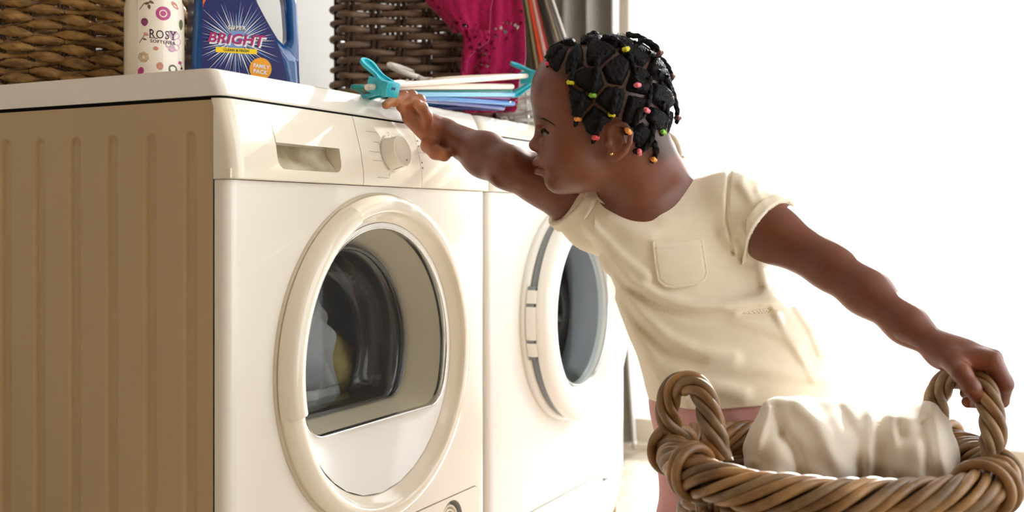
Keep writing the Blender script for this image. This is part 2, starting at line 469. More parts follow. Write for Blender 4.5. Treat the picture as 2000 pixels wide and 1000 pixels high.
def side_panel(x, y0, y1, z0, z1, sgn, ribs, parent, m):
    ys = np.arange(y0, y1 + 1e-6, 0.002); zs = np.concatenate([np.linspace(z0, 0.755, 12)[:-1], np.arange(0.755, 0.792, 0.0015), np.linspace(0.793, z1, 5)])
    Y, Z = np.meshgrid(ys, zs)
    D = np.zeros_like(Y); rad = 0.0098
    for c in ribs:
        q = np.where(Z < 0.772, np.abs(Y - c), np.sqrt((Y - c) ** 2 + (Z - 0.772) ** 2))
        tt = np.clip((rad - q) / 0.0045, 0, 1); D = np.maximum(D, 0.0042 * tt * tt * (3 - 2 * tt))
    X = x - sgn * D
    v = np.stack([X, Y, Z], -1).reshape(-1, 3)
    f = grid_f(len(zs), len(ys)); f = f if sgn > 0 else [q[::-1] for q in f]
    return mesh('side_panel', v, f, m, parent)

def machine_shell(root, x0, x1, zlow, front_z1, m_front, ribs, zplinth):
    b = MB()                                       # right side, back and underside
    b.add(*box_vf((x1 - 0.002, 0.02, 0.02), (x1, 0.6, 0.815)))
    b.add(*box_vf((x0 + 0.006, 0.596, 0.02), (x1, 0.6, 0.815)))
    b.add(*box_vf((x0 + 0.006, 0.02, 0.02), (x1, 0.6, 0.03)))
    b.obj('cabinet', M_side_shade, root, smooth=False)
    side_panel(x0, 0.022, 0.60, 0.012, 0.815, -1, ribs, root, M_side_shade)
    # lid with a sloping front edge
    zs = [0.8195, 0.8215, 0.835, 0.8475, 0.850]
    v, f = loft_solid(x0 - 0.001, x1 + 0.001, zs, [yprof(0.8195) + .001, yprof(0.8215) - .001, yprof(0.835) - .001, yprof(0.8475), yprof(0.85) + 0.003], 0.012, 0.605)
    mesh('lid', v, f, M_enamel, root, angle=40)
    mesh('lid_gap', *loft_solid(x0 + 0.003, x1 - 0.003, [0.812, 0.823], [yprof(0.815) + 0.004] * 2, 0.012, 0.6), M_gap, root, smooth=False)
    for fx in (x0 + 0.06, x1 - 0.06):
        for fy in (0.09, 0.52): mesh('foot', *lathe_vf([(0, 0), (0.02, 0), (0.022, 0.012), (0.012, 0.02), (0, 0.021)], 20, center=(fx, fy, 0)), M_black, root)

def ring_vf(cx, cz, prof, n=128, a0=None, a1=None):
    """prof (radius, y) swept round the Y axis at (cx, cz)"""
    prof = np.asarray(prof, float)
    closed = a0 is None
    a = np.arange(n) / n * 2 * PI if closed else np.linspace(a0, a1, n)
    V = np.stack([cx + prof[:, 0][:, None] * np.cos(a), np.repeat(prof[:, 1][:, None], len(a), 1), cz + prof[:, 0][:, None] * np.sin(a)], -1)
    f = grid_f(len(prof), len(a), False, closed)
    return V, f

# ---- the dryer in front
dx0, dx1 = 0.0, 0.60
dry = thing('tumble_dryer', 'cream front-loading dryer with ribbed side panel and a single round dial', 'dryer', (0.3, 0.3, 0.0))
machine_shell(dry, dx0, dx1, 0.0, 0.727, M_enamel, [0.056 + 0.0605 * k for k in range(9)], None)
CX, CZ = 0.296, 0.497
fp = mesh('front_panel', *loft_solid(dx0, dx1, [0.02, 0.7258], [0.0, 0.0], 0.014, 0.02), M_enamel, dry)
hole = tmp(*prism_vf([(CX + 0.198 * math.cos(i / 96 * 2 * PI), CZ + 0.198 * math.sin(i / 96 * 2 * PI)) for i in range(96)], -0.1, 0.1))
FX0, FX1, FZ0, FZ1 = 0.30, 0.573, 0.05, 0.268
flapcut = tmp(*prism_vf(rrect(FX0, FZ0, FX1, FZ1, 0.012, corners=(1, 1, 1, 1)), -0.1, 0.0125))
boolean(fp, [hole, flapcut]); harden(fp)
# filter flap: its left end is hidden behind the door's curve
fl2 = mesh('filter_flap', *prism_vf(rrect(FX0 + 0.0016, FZ0 + 0.0016, FX1 - 0.0016, FZ1 - 0.0016, 0.0105), -0.0008, 0.012), M_enamel, dry, angle=40)
GX, GZ = 0.490, 0.2285
knobhole = tmp(*prism_vf([(GX + 0.0325 * math.cos(i / 48 * 2 * PI), GZ + 0.0325 * math.sin(i / 48 * 2 * PI)) for i in range(48)], -0.1, 0.1))
boolean(fl2, [knobhole]); harden(fl2)
V, f = ring_vf(GX, GZ, [(0.0325, -0.0006), (0.0295, 0.004), (0.0285, 0.02), (0.0, 0.021)], 48)
mesh('recess', V.reshape(-1, 3), f, M_grey, fl2)
for r in (0.0255, 0.019, 0.0125):
    V, f = ring_vf(GX, GZ, [(r, 0.02), (r, 0.004), (r - 0.0015, 0.0025), (r - 0.003, 0.004), (r - 0.003, 0.02)], 40)
    mesh('vent_ring', V.reshape(-1, 3), f, M_plas, fl2)
# control panel
zs = np.linspace(0.728, 0.8165, 12); zs = np.concatenate([[0.7265], zs])
cp = mesh('control_panel', *loft_solid(dx0 - 0.0015, dx1 + 0.0005, zs, [yprof(0.73) + 0.0015] + [float(yprof(z)) for z in zs[1:]], 0.016, 0.0205), M_plas, dry)
cuts = []
rec = prism_vf(rrect(0.0735, 0.7405, 0.1985, 0.7745, 0.012, corners=(1, 1, 0, 0)), -0.06, 0.0165)
cuts.append(tmp(*rec))
for xs in (0.2445, 0.2460):
    pass
def face_front(o):
    me = o.data
    if sum(p.normal.y * p.area for p in me.polygons) > 0: me.flip_normals()
    return o
def groove(x0, z0, x1, z1, depth=0.0022):
    """a groove following the panel front between two points"""
    zz = np.linspace(z0, z1, 12) if z1 - z0 > 0.01 else np.array([z0, z1])
    v = []
    for z in zz:
        yv = float(yprof(z)); v += [(x0, yv - 0.01, z), (x1, yv - 0.01, z), (x1, yv + depth, z), (x0, yv + depth, z)]
    f = grid_f(len(zz), 4, False, True); n = len(zz)
    f.append([0, 1, 2, 3]); f.append([(n - 1) * 4 + i for i in range(4)][::-1])
    bm = bmesh.new(); bv = [bm.verts.new(q) for q in v]
    for q in f: bm.faces.new([bv[i] for i in q])
    bmesh.ops.recalc_face_normals(bm, faces=bm.faces[:]); return tmp(*bm_vf(bm))
cuts.append(groove(0.2447, 0.72, 0.2462, 0.83, 0.004))
cuts.append(groove(0.3895, 0.72, 0.3905, 0.83, 0.0016))
cuts.append(groove(0.3905, 0.7765, 0.62, 0.7773, 0.0014))
boolean(cp, cuts); harden(cp)
# drawer grip: overhanging flap above the recess and the dished inside
v = []
zz = np.linspace(0.771, 0.797, 10)
rows = []
for z in zz:
    yv = float(yprof(z)); k = (z - 0.771) / 0.026
    out = 0.0012 * (1 - k)
    rows.append([(0.0735, yv - out, z), (0.1985, yv - out, z), (0.1985, yv + 0.004, z), (0.0735, yv + 0.004, z)])
v = np.array(rows).reshape(-1, 3); f = grid_f(len(zz), 4, False, True); f += [[3, 2, 1, 0], [36, 37, 38, 39]]
mesh('drawer_flap', v, f, M_plas, dry, angle=30)
rows = []
for k in range(9):
    a = k / 8; z = 0.7412 + 0.029 * a; yv = -0.004 + 0.0185 * math.sin(min(1, a * 1.15) * PI / 2) ** 1.3
    rows.append([(0.0745, yv, z), (0.1975, yv, z)])
mesh('drawer_recess', np.array(rows).reshape(-1, 3), [q[::-1] for q in grid_f(9, 2)], mat('worn_recess', lin(206, 196, 172), 0.5, col2=lin(150, 136, 106), vscale=22), dry)
tb = MB(); tb.add(*box_vf((-0.0022, -0.0045, 0.7275), (0.001, 0.0195, 0.7385), 0.0008)); tb.obj('corner_tab', M_plas, dry, smooth=False)
# dial
def panel_n(z):
    dy = (yprof(z + 0.004) - yprof(z - 0.004)) / 0.008
    n = np.array([0, -1.0, dy]); return n / np.linalg.norm(n)
DX, DZ = 0.3185, 0.7705
dn = panel_n(DZ); dup = np.cross(np.array([1.0, 0, 0]), dn); dup = dup if dup[2] > 0 else -dup
dc = np.array([DX, float(yprof(DZ)), DZ])
def on_dial(u, w, h): return dc + np.array([1.0, 0, 0]) * u + dup * w + dn * h
def dial_lathe(prof, n=64):
    a = np.arange(n) / n * 2 * PI
    v = np.array([[on_dial(r * math.cos(t), r * math.sin(t), h) for t in a] for r, h in prof]).reshape(-1, 3)
    return v, grid_f(len(prof), n, False, True)
dial = mesh('dial', *dial_lathe([(0.0235, -0.002), (0.0235, 0.001), (0.0225, 0.002), (0.0215, 0.0165), (0.0208, 0.0182), (0.0196, 0.0185), (0.0188, 0.0180), (0.0, 0.0176)]), M_plas, dry, angle=50)
def disc(c, r, h, n=20): return ([on_dial(c[0] + r * math.cos(i / n * 2 * PI), c[1] + r * math.sin(i / n * 2 * PI), h) for i in range(n)], [list(range(n))])
mesh('dial_dot', *disc((0.006, -0.0125), 0.0013, 0.0181), M_black, dial, smooth=False)
q = []
for h in (0.0019, 0.0165):
    rr = 0.0229 - h * 0.06
    for a in (-1.80, -1.76): q.append(on_dial(rr * math.cos(a), rr * math.sin(a), h))
mesh('dial_mark', [q[0], q[1], q[3], q[2]], [[0, 1, 2, 3]], M_black, dial, smooth=False)
# print round the dial
pb = MB()
def arc(r0, r1, a0, a1, n=30):
    v = []
    for i in range(n):
        a = a0 + (a1 - a0) * i / (n - 1); v += [on_dial(r0 * math.cos(a), r0 * math.sin(a), 0.0004), on_dial(r1 * math.cos(a), r1 * math.sin(a), 0.0004)]
    return v, [[2 * i, 2 * i + 1, 2 * i + 3, 2 * i + 2] for i in range(n - 1)]
R = math.radians
for a0, a1 in ((105, 185), (188, 205), (208, 222), (225, 240), (60, 75)): pb.add(*arc(0.0262, 0.0269, R(a0), R(a1)))
pb.add(*arc(0.0248, 0.0252, R(100), R(240)))
def ring2(c, r0, r1, n=24):
    v = []
    for i in range(n):
        a = i / n * 2 * PI; v += [on_dial(c[0] + r0 * math.cos(a), c[1] + r0 * 1.2 * math.sin(a), 0.0005), on_dial(c[0] + r1 * math.cos(a), c[1] + r1 * 1.2 * math.sin(a), 0.0005)]
    return v, [[2 * i, 2 * i + 1, (2 * i + 3) % (2 * n), (2 * i + 2) % (2 * n)] for i in range(n)]
pb.add(*ring2((0.0005, 0.0285), 0.0018, 0.0024))
pb.obj('dial_scale', M_black, dry, smooth=False)
lb = MB()
def pline(pts, w=0.00045):
    for (x0, z0), (x1, z1) in zip(pts[:-1], pts[1:]):
        d = np.array([x1 - x0, z1 - z0]); L = np.linalg.norm(d); nx, nz = -d[1] / L * w / 2, d[0] / L * w / 2
        n = max(2, int(abs(z1 - z0) / 0.004) + 2); v = []
        for i in range(n):
            t = i / (n - 1); x = x0 + d[0] * t; z = z0 + d[1] * t
            for s in (1, -1): v.append((x + s * nx, float(yprof(z + s * nz)) - 0.0004, z + s * nz))
        lb.add(v, [[2 * i, 2 * i + 1, 2 * i + 3, 2 * i + 2] for i in range(n - 1)])
for pts in ([(0.268, 0.7985), (0.293, 0.7985), (0.298, 0.794), (0.299, 0.791)], [(0.280, 0.7850), (0.292, 0.7850), (0.2935, 0.7825)], [(0.266, 0.7715), (0.2895, 0.7715)], [(0.270, 0.7600), (0.2915, 0.7600)],
            [(0.276, 0.7375), (0.305, 0.7375), (0.307, 0.744)], [(0.331, 0.7985), (0.3335, 0.8005), (0.356, 0.8005)]): pline(pts)
# tiny heat symbols by the lamps
for k in range(5): pline([(0.3985, 0.7840 + 0.0012 * k), (0.4020, 0.7840 + 0.0012 * k)], 0.0005)
pline([(0.3985, 0.7925), (0.4015, 0.7925), (0.400, 0.7955), (0.3985, 0.7925)], 0.0005)
lb.obj('panel_print', M_print, dry, smooth=False, kind='stuff')
for (x, z) in ((0.3945, 0.7935), (0.3945, 0.7860), (0.3945, 0.7625), (0.3945, 0.7550)):
    n = 16; y = float(yprof(z)) - 0.0005
    mesh('indicator_lamp', [(x + 0.0013 * math.cos(i / n * 2 * PI), y, z + 0.0015 * math.sin(i / n * 2 * PI)) for i in range(n)], [list(range(n))], M_black, dry, smooth=False)
# round door
RO = 0.2170
V, f = ring_vf(CX, CZ, [(RO - 0.004, 0.002), (RO, -0.002), (RO + 0.0005, -0.012), (RO - 0.003, -0.020), (RO - 0.008, -0.0235), (RO - 0.018, -0.024), (RO - 0.0215, -0.0225), (RO - 0.0235, -0.018), (RO - 0.028, -0.0125), (0.1825, -0.0065), (0.1805, -0.004), (0.179, 0.004), (0.179, 0.02)], 160)
mesh('door_ring', V.reshape(-1, 3), f, M_plas, dry)
V, f = ring_vf(CX, CZ, [(RO + 0.0035, 0.001), (RO + 0.0035, -0.0035), (RO - 0.006, -0.0035)], 128)
mesh('door_seal', V.reshape(-1, 3), f, M_funnel, dry)
# grip plate on the ring
pf = [(RO + 0.0015, -0.006), (RO + 0.0020, -0.016), (RO - 0.001, -0.0255), (RO - 0.006, -0.0300), (RO - 0.016, -0.0305), (RO - 0.0225, -0.0275), (RO - 0.025, -0.019)]
V, f = ring_vf(CX, CZ, pf, 60, R(114), R(193))
b = MB(); b.add(V.reshape(-1, 3), f)
n = 60
for k in (0, n - 1):
    loop = [V[i, k] for i in range(len(pf))]
    b.add(loop, [list(range(len(pf)))] if k else [list(range(len(pf)))[::-1]])
b.obj('door_grip', M_plas, dry, angle=50)
# D-shaped window outline
def d_outline(r, chord, rc, n=90):
    """circle of radius r about the door centre, cut by a chord below, corners rounded rc"""
    zc = -chord + rc; rr = r - rc; xc = math.sqrt(max(rr * rr - zc * zc, 1e-9))
    ang = math.atan2(zc, xc)
    pts = []
    for i in range(n): a = ang + (PI - 2 * ang) * i / (n - 1); pts.append((r * math.cos(a), r * math.sin(a)))
    a0 = PI - ang
    for i in range(1, 9): a = a0 + (1.5 * PI - a0) * i / 8; pts.append((-xc + rc * math.cos(a), zc + rc * math.sin(a)))
    for i in range(1, 12): t = i / 12; pts.append((-xc + 2 * xc * t, zc - rc))
    for i in range(0, 8): a = 1.5 * PI + (PI / 2 + ang) * i / 8; pts.append((xc + rc * math.cos(a), zc + rc * math.sin(a)))
    return np.array(pts)
def d_ring(y, r, chord, rc, cx=CX, cz=CZ):
    p = d_outline(r, chord, rc); return np.stack([cx + p[:, 0], np.full(len(p), y), cz + p[:, 1]], -1)
def loft(rings, close_last=False, flip=False):
    V = np.array(rings); n = V.shape[1]; f = grid_f(len(rings), n, False, True)
    if close_last: f.append([(len(rings) - 1) * n + i for i in range(n)])
    return V.reshape(-1, 3), ([q[::-1] for q in f] if flip else f)
# white dished apron below the window: fills circle minus D
pD = d_outline(0.1745, 0.0845, 0.040); pC = []
for (a, b_) in pD:
    L = math.hypot(a, b_); pC.append((a / L * 0.1805, b_ / L * 0.1805))
pC = np.array(pC); rows = []
for k in range(8):
    t = k / 7; q = pC * (1 - t) + pD * t
    rows.append(np.stack([CX + q[:, 0], np.full(len(q), -0.006) + 0.012 * np.sin(t * PI / 2) * (np.linalg.norm(pC - pD, axis=1) / 0.08).clip(0, 1) + 0.001, CZ + q[:, 1]], -1))
mesh('door_apron', *loft(rows), M_white, dry)
mesh('window_rim', *loft([d_ring(0.0065, 0.1755, 0.0855, 0.040), d_ring(-0.004, 0.1752, 0.0852, 0.040), d_ring(-0.0055, 0.1740, 0.084, 0.0395), d_ring(-0.004, 0.1728, 0.0828, 0.039), d_ring(0.006, 0.1724, 0.0825, 0.039)]), M_chrome, dry)
wg = d_ring(-0.002, 0.1735, 0.083, 0.039); b = MB()
b.add(wg, [list(range(len(wg)))]); face_front(b.obj('window_glass', M_glass, dry, smooth=False))
mesh('door_funnel', *loft([d_ring(0.004, 0.1735, 0.083, 0.039), d_ring(0.03, 0.166, 0.079, 0.037), d_ring(0.075, 0.150, 0.072, 0.034)], flip=False), M_funnel, dry)
mesh('bowl_rim', *loft([d_ring(0.052, 0.149, 0.0725, 0.034), d_ring(0.050, 0.146, 0.0705, 0.033), d_ring(0.055, 0.143, 0.071, 0.032)]), M_rubber, dry)
mesh('drum_gasket', *loft([d_ring(0.060, 0.152, 0.077, 0.034), d_ring(0.058, 0.145, 0.073, 0.033), d_ring(0.068, 0.138, 0.069, 0.031), d_ring(0.105, 0.134, 0.067, 0.03), d_ring(0.13, 0.138, 0.070, 0.03)]), M_rubber, dry)
V, f = ring_vf(CX, CZ, [(0.13, 0.13), (0.24, 0.14), (0.25, 0.16), (0.25, 0.50), (0.0, 0.505)], 72)
mesh('drum', V.reshape(-1, 3), f, M_drum, dry)
for k in range(3):
    a = R(200 + 120 * k); c = np.array([CX + 0.235 * math.cos(a), 0.32, CZ + 0.235 * math.sin(a)])
    p = [c + np.array([0, t, 0]) for t in np.linspace(-0.15, 0.15, 8)]
    mesh('drum_paddle', *tube_vf(p, [0.006, 0.02, 0.026, 0.028, 0.028, 0.026, 0.02, 0.006], 10), M_grey, dry)
# clear inner bowl of the door, domed towards the drum
rows = [d_ring(0.052, 0.146, 0.073, 0.033)]
for k in range(1, 7):
    t = k / 6; s = 1 - 0.30 * t ** 1.5
    rows.append(d_ring(0.052 + 0.055 * math.sin(t * PI / 2), 0.146 * s, 0.073 * s, 0.033 * s))
V, f = loft(rows, close_last=True); face_front(mesh('door_bowl', V, f, M_bowl, dry))

# ---- the washer behind
wx0, wx1 = 0.615, 1.215
was = thing('washing_machine', 'white front-loading washer beside the window with a round glass porthole', 'washer', (0.915, 0.3, 0.0))
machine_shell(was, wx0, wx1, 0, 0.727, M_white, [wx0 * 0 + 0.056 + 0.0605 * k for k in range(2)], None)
WX, WZ = 0.915, 0.512
fp = mesh('front_panel', *loft_solid(wx0, wx1, [0.180, 0.7258], [0.0, 0.0], 0.014, 0.02), M_white, was)
hole = tmp(*prism_vf([(WX + 0.165 * math.cos(i / 96 * 2 * PI), WZ + 0.165 * math.sin(i / 96 * 2 * PI)) for i in range(96)], -0.1, 0.1))
boolean(fp, [hole]); harden(fp)
mesh('plinth', *loft_solid(wx0, wx1, [0.02, 0.06, 0.12, 0.1775], [0.04, 0.026, 0.009, 0.0005], 0.014, 0.075), M_white, was, angle=40)
mesh('plinth_catch', *box_vf((1.10, -0.001, 0.160), (1.118, 0.004, 0.167), 0.001), M_grey, was, smooth=False)
zs = np.concatenate([[0.7265], np.linspace(0.728, 0.8165, 12)])
wp = mesh('control_panel', *loft_solid(wx0 - 0.0005, wx1 + 0.0005, zs, [yprof(0.73) + 0.0015] + [float(yprof(z)) for z in zs[1:]], 0.016, 0.0205), M_white, was)
boolean(wp, [groove(wx0 + 0.21, 0.72, wx0 + 0.2115, 0.83, 0.003)]); harden(wp)
V, f = ring_vf(WX + 0.12, 0.772, [(0.024, -0.004), (0.0225, -0.026), (0.021, -0.028), (0, -0.028)], 40); mesh('dial', V.reshape(-1, 3), f, M_white, was, angle=50)
# door: dark gasket gap, grey back shell, white ring, glass
V, f = ring_vf(WX, WZ, [(0.195, 0.0), (0.197, -0.006), (0.193, -0.014), (0.17, -0.014), (0.163, 0.03)], 128); mesh('door_surround', V.reshape(-1, 3), f, M_white, was)
V, f = ring_vf(WX, WZ, [(0.170, -0.010), (0.188, -0.014), (0.191, -0.018), (0.191, -0.028), (0.186, -0.034)], 128); mesh('door_back', V.reshape(-1, 3), f, M_grey, was)
V, f = ring_vf(WX, WZ, [(0.186, -0.026), (0.195, -0.030), (0.1965, -0.036), (0.1945, -0.046), (0.188, -0.054), (0.178, -0.058), (0.168, -0.0575), (0.158, -0.053), (0.146, -0.043), (0.136, -0.031), (0.132, -0.026), (0.131, -0.01)], 160)
mesh('door_ring', V.reshape(-1, 3), f, M_white, was)
for a0, a1 in ((165, 171.5), (173.2, 189.5), (191.2, 198)):
    V, f = ring_vf(WX, WZ, [(0.184, -0.010), (0.197, -0.013), (0.1985, -0.022), (0.197, -0.030), (0.184, -0.032)], 12, R(a0), R(a1))
    b = MB(); b.add(V.reshape(-1, 3), f)
    for k in (0, 11): b.add([V[i, k] for i in range(5)], [[0, 1, 2, 3, 4] if k else [4, 3, 2, 1, 0]])
    b.obj('hinge_plate', M_white, was, angle=40)
V, f = ring_vf(WX, WZ, [(0.196, -0.0125), (0.196, -0.026), (0.19, -0.026)], 40, R(163), R(200)); mesh('hinge_gap', V.reshape(-1, 3), f, M_grey, was)
V, f = ring_vf(WX, WZ, [(0.1335, -0.030), (0.1325, -0.033), (0.1305, -0.030)], 128); mesh('window_rim', V.reshape(-1, 3), f, M_chrome, was)
V, f = ring_vf(WX, WZ, [(0.132, -0.028), (0.09, -0.033), (0.04, -0.0355), (0.0, -0.036)], 96); face_front(mesh('window_glass', V.reshape(-1, 3), f, glass_mat('porthole_glass', (0.93, 0.97, 0.98, 1), 1.13), was))
V, f = ring_vf(WX, WZ, [(0.131, -0.02), (0.127, 0.03), (0.112, 0.085), (0.085, 0.105), (0, 0.11)], 96); face_front(mesh('door_bowl', V.reshape(-1, 3), f, M_bowl, was))
V, f = ring_vf(WX, WZ, [(0.166, 0.0), (0.152, 0.03), (0.147, 0.045), (0.152, 0.06)], 96); mesh('drum_gasket', V.reshape(-1, 3), f, M_grey, was)
V, f = ring_vf(WX, WZ, [(0.151, 0.06), (0.235, 0.075), (0.235, 0.45), (0.0, 0.455)], 72); mesh('drum', V.reshape(-1, 3), f, M_drum, was)
# perforations in the washer's drum as dark pits
b = MB()
for i in range(72):
    for j in range(10):
        a = (i + 0.5 * (j % 2)) / 72 * 2 * PI; y = 0.15 + j * 0.028
        c = np.array([WX + 0.2335 * math.cos(a), y, WZ + 0.2335 * math.sin(a)]); t = np.array([-math.sin(a), 0, math.cos(a)])
        b.add([c + t * 0.003 * math.cos(q) + np.array([0, 0.003 * math.sin(q), 0]) for q in np.arange(6) / 6 * 2 * PI], [[0, 1, 2, 3, 4, 5]])
b.obj('drum_holes', M_gap, was, smooth=False, kind='stuff')
# ---------------------------------------------------------------- things on top of the machines
TOP = 0.8505
M_seagrass = mat('seagrass', lin(172, 132, 74), 0.5, 0.4, col2=lin(106, 76, 40), vscale=40, stretch=(1, 1, 3), bump=0.35, bscale=180)
M_rattan_d = mat('dark_willow', lin(130, 104, 80), 0.45, 0.5, col2=lin(86, 64, 46), vscale=30, bump=0.15, bscale=200)
M_stake_d = mat('dark_stake', lin(70, 50, 34), 0.6, 0.3, vary=0.3, vscale=30)
M_rattan_w = mat('white_willow', lin(204, 201, 194), 0.55, 0.4, vary=0.1, vscale=30, bump=0.1, bscale=150)

def rope_vf(path, r, closed=False, lobes=2, twist=90.0, sides=10, depth=0.22, up=(0, 0, 1)):
    """a strand with a twisted, grooved surface"""
    P = np.asarray(path); T, N, B = frames(P, closed, up)
    s = np.concatenate([[0], np.cumsum(np.linalg.norm(np.diff(P, axis=0), axis=1))])
    a = np.arange(sides) / sides * 2 * PI
    V = []
    for i in range(len(P)):
        rr = (r if np.isscalar(r) else r[i]) * (1 - depth * np.abs(np.sin((a * lobes - s[i] * twist) / 2)) ** 3)
        V.append(P[i] + rr[:, None] * (np.cos(a)[:, None] * N[i] + np.sin(a)[:, None] * B[i]))
    return np.array(V).reshape(-1, 3), [q[::-1] for q in grid_f(len(P), sides, closed, True)]

# ---- round seagrass basket, back left
bx = W(128, 150, 1.66); bx = np.array([bx[0], bx[1], TOP])
bx = np.array([0.222, 0.510, TOP + 0.0005])
sg = thing('seagrass_basket', 'round brown basket of chunky twisted seagrass behind the softener bottle', 'basket', bx)
RB = 0.176; nst = 30
for k in range(nst):
    a = k / nst * 2 * PI
    for s in (-0.014, 0.014):
        mesh('stake', *tube_vf([bx + np.array([(RB + 0.02 * t) * math.cos(a + s), (RB + 0.02 * t) * math.sin(a + s), 0.002 + 0.258 * t]) for t in np.linspace(0, 1, 5)], 0.0028, 6), M_stake_d, sg)
rows = 26
for j in range(rows):
    z = 0.008 + j * 0.0100; n = nst * 18
    ph = rnd.random() * 6; amp = 0.0052
    pts, rr = [], []
    for i in range(n):
        a = i / n * 2 * PI
        w = math.sin(a * nst / 2 + (PI if j % 2 else 0))
        R0 = RB + 0.02 * z / 0.26 + amp * w
        pts.append(bx + np.array([R0 * math.cos(a), R0 * math.sin(a), z + 0.0016 * math.sin(5 * a + ph) + 0.0012 * math.cos(a * nst / 2 + (PI if j % 2 else 0))]))
        rr.append(0.0066 * (0.72 + 0.36 * max(0, w) + 0.10 * math.sin(a * 17 + ph)))
    mesh('weaver', *rope_vf(pts, np.array(rr), True, 4, 560.0, 14, 0.26), M_seagrass, sg)
mesh('base', *lathe_vf([(0, 0), (RB - 0.004, 0), (RB - 0.004, 0.006), (0, 0.006)], 40, center=bx), M_stake_d, sg)
pts = [bx + np.array([(RB + 0.021) * math.cos(a), (RB + 0.021) * math.sin(a), 0.266]) for a in np.arange(120) / 120 * 2 * PI]
mesh('rim', *rope_vf(pts, 0.011, True, 3, 200, 12), M_seagrass, sg)

# ---- dark square hamper facing the picture, behind the hangers
hm_c = cam2world(np.array([0, 0, 0.0])); hz = TOP
hamper = thing('willow_hamper', 'dark brown woven willow hamper with a magenta shawl over its corner', 'basket', np.array([*W(840, 100, 2.10)[:2], hz]))
hl = C(652, 0, 1.985)[0]; hr = C(965, 0, 1.985)[0]; hd0 = 1.985; hd1 = 2.22; HH = 0.30
def hp(r, f, z): return cam2world(np.array([r, z - CAM[2], f]))
# stakes in pairs along the four sides
per = []
ns = 6
for k in range(ns): per.append((hl + 0.03 + (hr - hl - 0.06) * k / (ns - 1), hd0, 0))
for k in range(4): per.append((hr, hd0 + 0.03 + (hd1 - hd0 - 0.06) * k / 3, 1))
for k in range(ns): per.append((hr - 0.03 - (hr - hl - 0.06) * k / (ns - 1), hd1, 2))
for k in range(4): per.append((hl, hd1 - 0.03 - (hd1 - hd0 - 0.06) * k / 3, 3))
for (r, f_, sd_) in per:
    for q in (-0.0052, 0.0052):
        dr, df = (q, 0) if sd_ in (0, 2) else (0, q)
        mesh('stake', *tube_vf([hp(r + dr, f_ + df, hz + 0.001), hp(r + dr, f_ + df, hz + HH)], 0.0042, 7), M_stake_d, hamper)
nper = len(per)
# outline as dense loop with over-under weave by stake index
def hloop(j, amp, z):
    pts = []; rr = []
    P = [np.array([q[0], q[1]]) for q in per]; nrm = {0: (0, -1), 1: (1, 0), 2: (0, 1), 3: (-1, 0)}
    for k in range(nper):
        a, b = P[k], P[(k + 1) % nper]; n0 = np.array(nrm[per[k][2]], float); n1 = np.array(nrm[per[(k + 1) % nper][2]], float)
        s = 1 if (k + j) % 2 == 0 else -1
        for t in np.linspace(0, 1, 8)[:-1]:
            corner = per[k][2] != per[(k + 1) % nper][2]
            if corner:
                c = np.array([a[0] if per[k][2] in (1, 3) else b[0], a[1] if per[k][2] in (0, 2) else b[1]])
                base = (1 - t) ** 2 * a + 2 * t * (1 - t) * (c * 0.85 + (a + b) / 2 * 0.15) + t * t * b
            else: base = a + (b - a) * t
            nn = n0 * (1 - t) + n1 * t; nn /= np.linalg.norm(nn)
            o = s * math.cos(t * PI) * amp
            pts.append([*(base + nn * o), z]); rr.append(1)
    return pts
hrows = 21
for j in range(hrows):
    z = hz + 0.0075 + j * 0.01385
    pts = hloop(j, 0.0078, z)
    ph = rnd.random() * 9
    pts = np.array([hp(a, b_, c + 0.0012 * math.sin(i * 0.21 + ph)) for i, (a, b_, c) in enumerate(pts)])
    rr = np.array([0.0060 + 0.0008 * math.sin(i * 0.13 + ph) + 0.0006 * math.sin(i * 0.41) for i in range(len(pts))])
    mesh('weaver', *tube_vf(pts, rr, 8, True, up=(0, 0, 1)), M_rattan_d, hamper)
b = MB(); b.add([hp(hl, hd0, hz + .004), hp(hr, hd0, hz + .004), hp(hr, hd1, hz + .004), hp(hl, hd1, hz + .004)], [[0, 1, 2, 3]])
b.obj('base', M_stake_d, hamper, smooth=False)
pts = np.array([hp(a, b_, hz + HH) for a, b_, c in hloop(0, 0.0, 0)])
mesh('rim', *rope_vf(pts, 0.012, True, 3, 160, 12), M_rattan_d, hamper)

# ---- white wicker basket on the washer
ww = np.array([0.98, 0.22, TOP])
ww = W(1072, 200, 2.03); ww = np.array([ww[0], ww[1], TOP])
wb = thing('white_wicker_basket', 'small white wicker basket on the washer behind the stacked hangers', 'basket', ww)
nk = 14; RW = 0.088
for k in range(nk):
    a = k / nk * 2 * PI
    mesh('stake', *tube_vf([ww + np.array([RW * math.cos(a), RW * math.sin(a), 0.001]), ww + np.array([(RW + .012) * math.cos(a), (RW + .012) * math.sin(a), 0.085])], 0.003, 6), M_rattan_w, wb)
for j in range(6):
    pts = []
    for i in range(nk * 10):
        a = i / (nk * 10) * 2 * PI; w = math.sin(a * nk / 2 + PI * (j % 2)) if True else 0
        R0 = RW + 0.0015 * j + 0.0088 * w; pts.append(ww + np.array([R0 * math.cos(a), R0 * math.sin(a), 0.008 + j * 0.0128]))
    mesh('weaver', *tube_vf(pts, 0.0042, 8, True, up=(0, 0, 1)), M_rattan_w, wb)
pts = [ww + np.array([(RW + .013) * math.cos(a), (RW + .013) * math.sin(a), 0.086]) for a in np.arange(80) / 80 * 2 * PI]
mesh('rim', *rope_vf(pts, 0.008, True, 3, 200, 10), M_rattan_w, wb)
mesh('base', *lathe_vf([(0, 0), (RW - .003, 0), (RW - .003, .004), (0, .004)], 30, center=ww), M_rattan_w, wb)

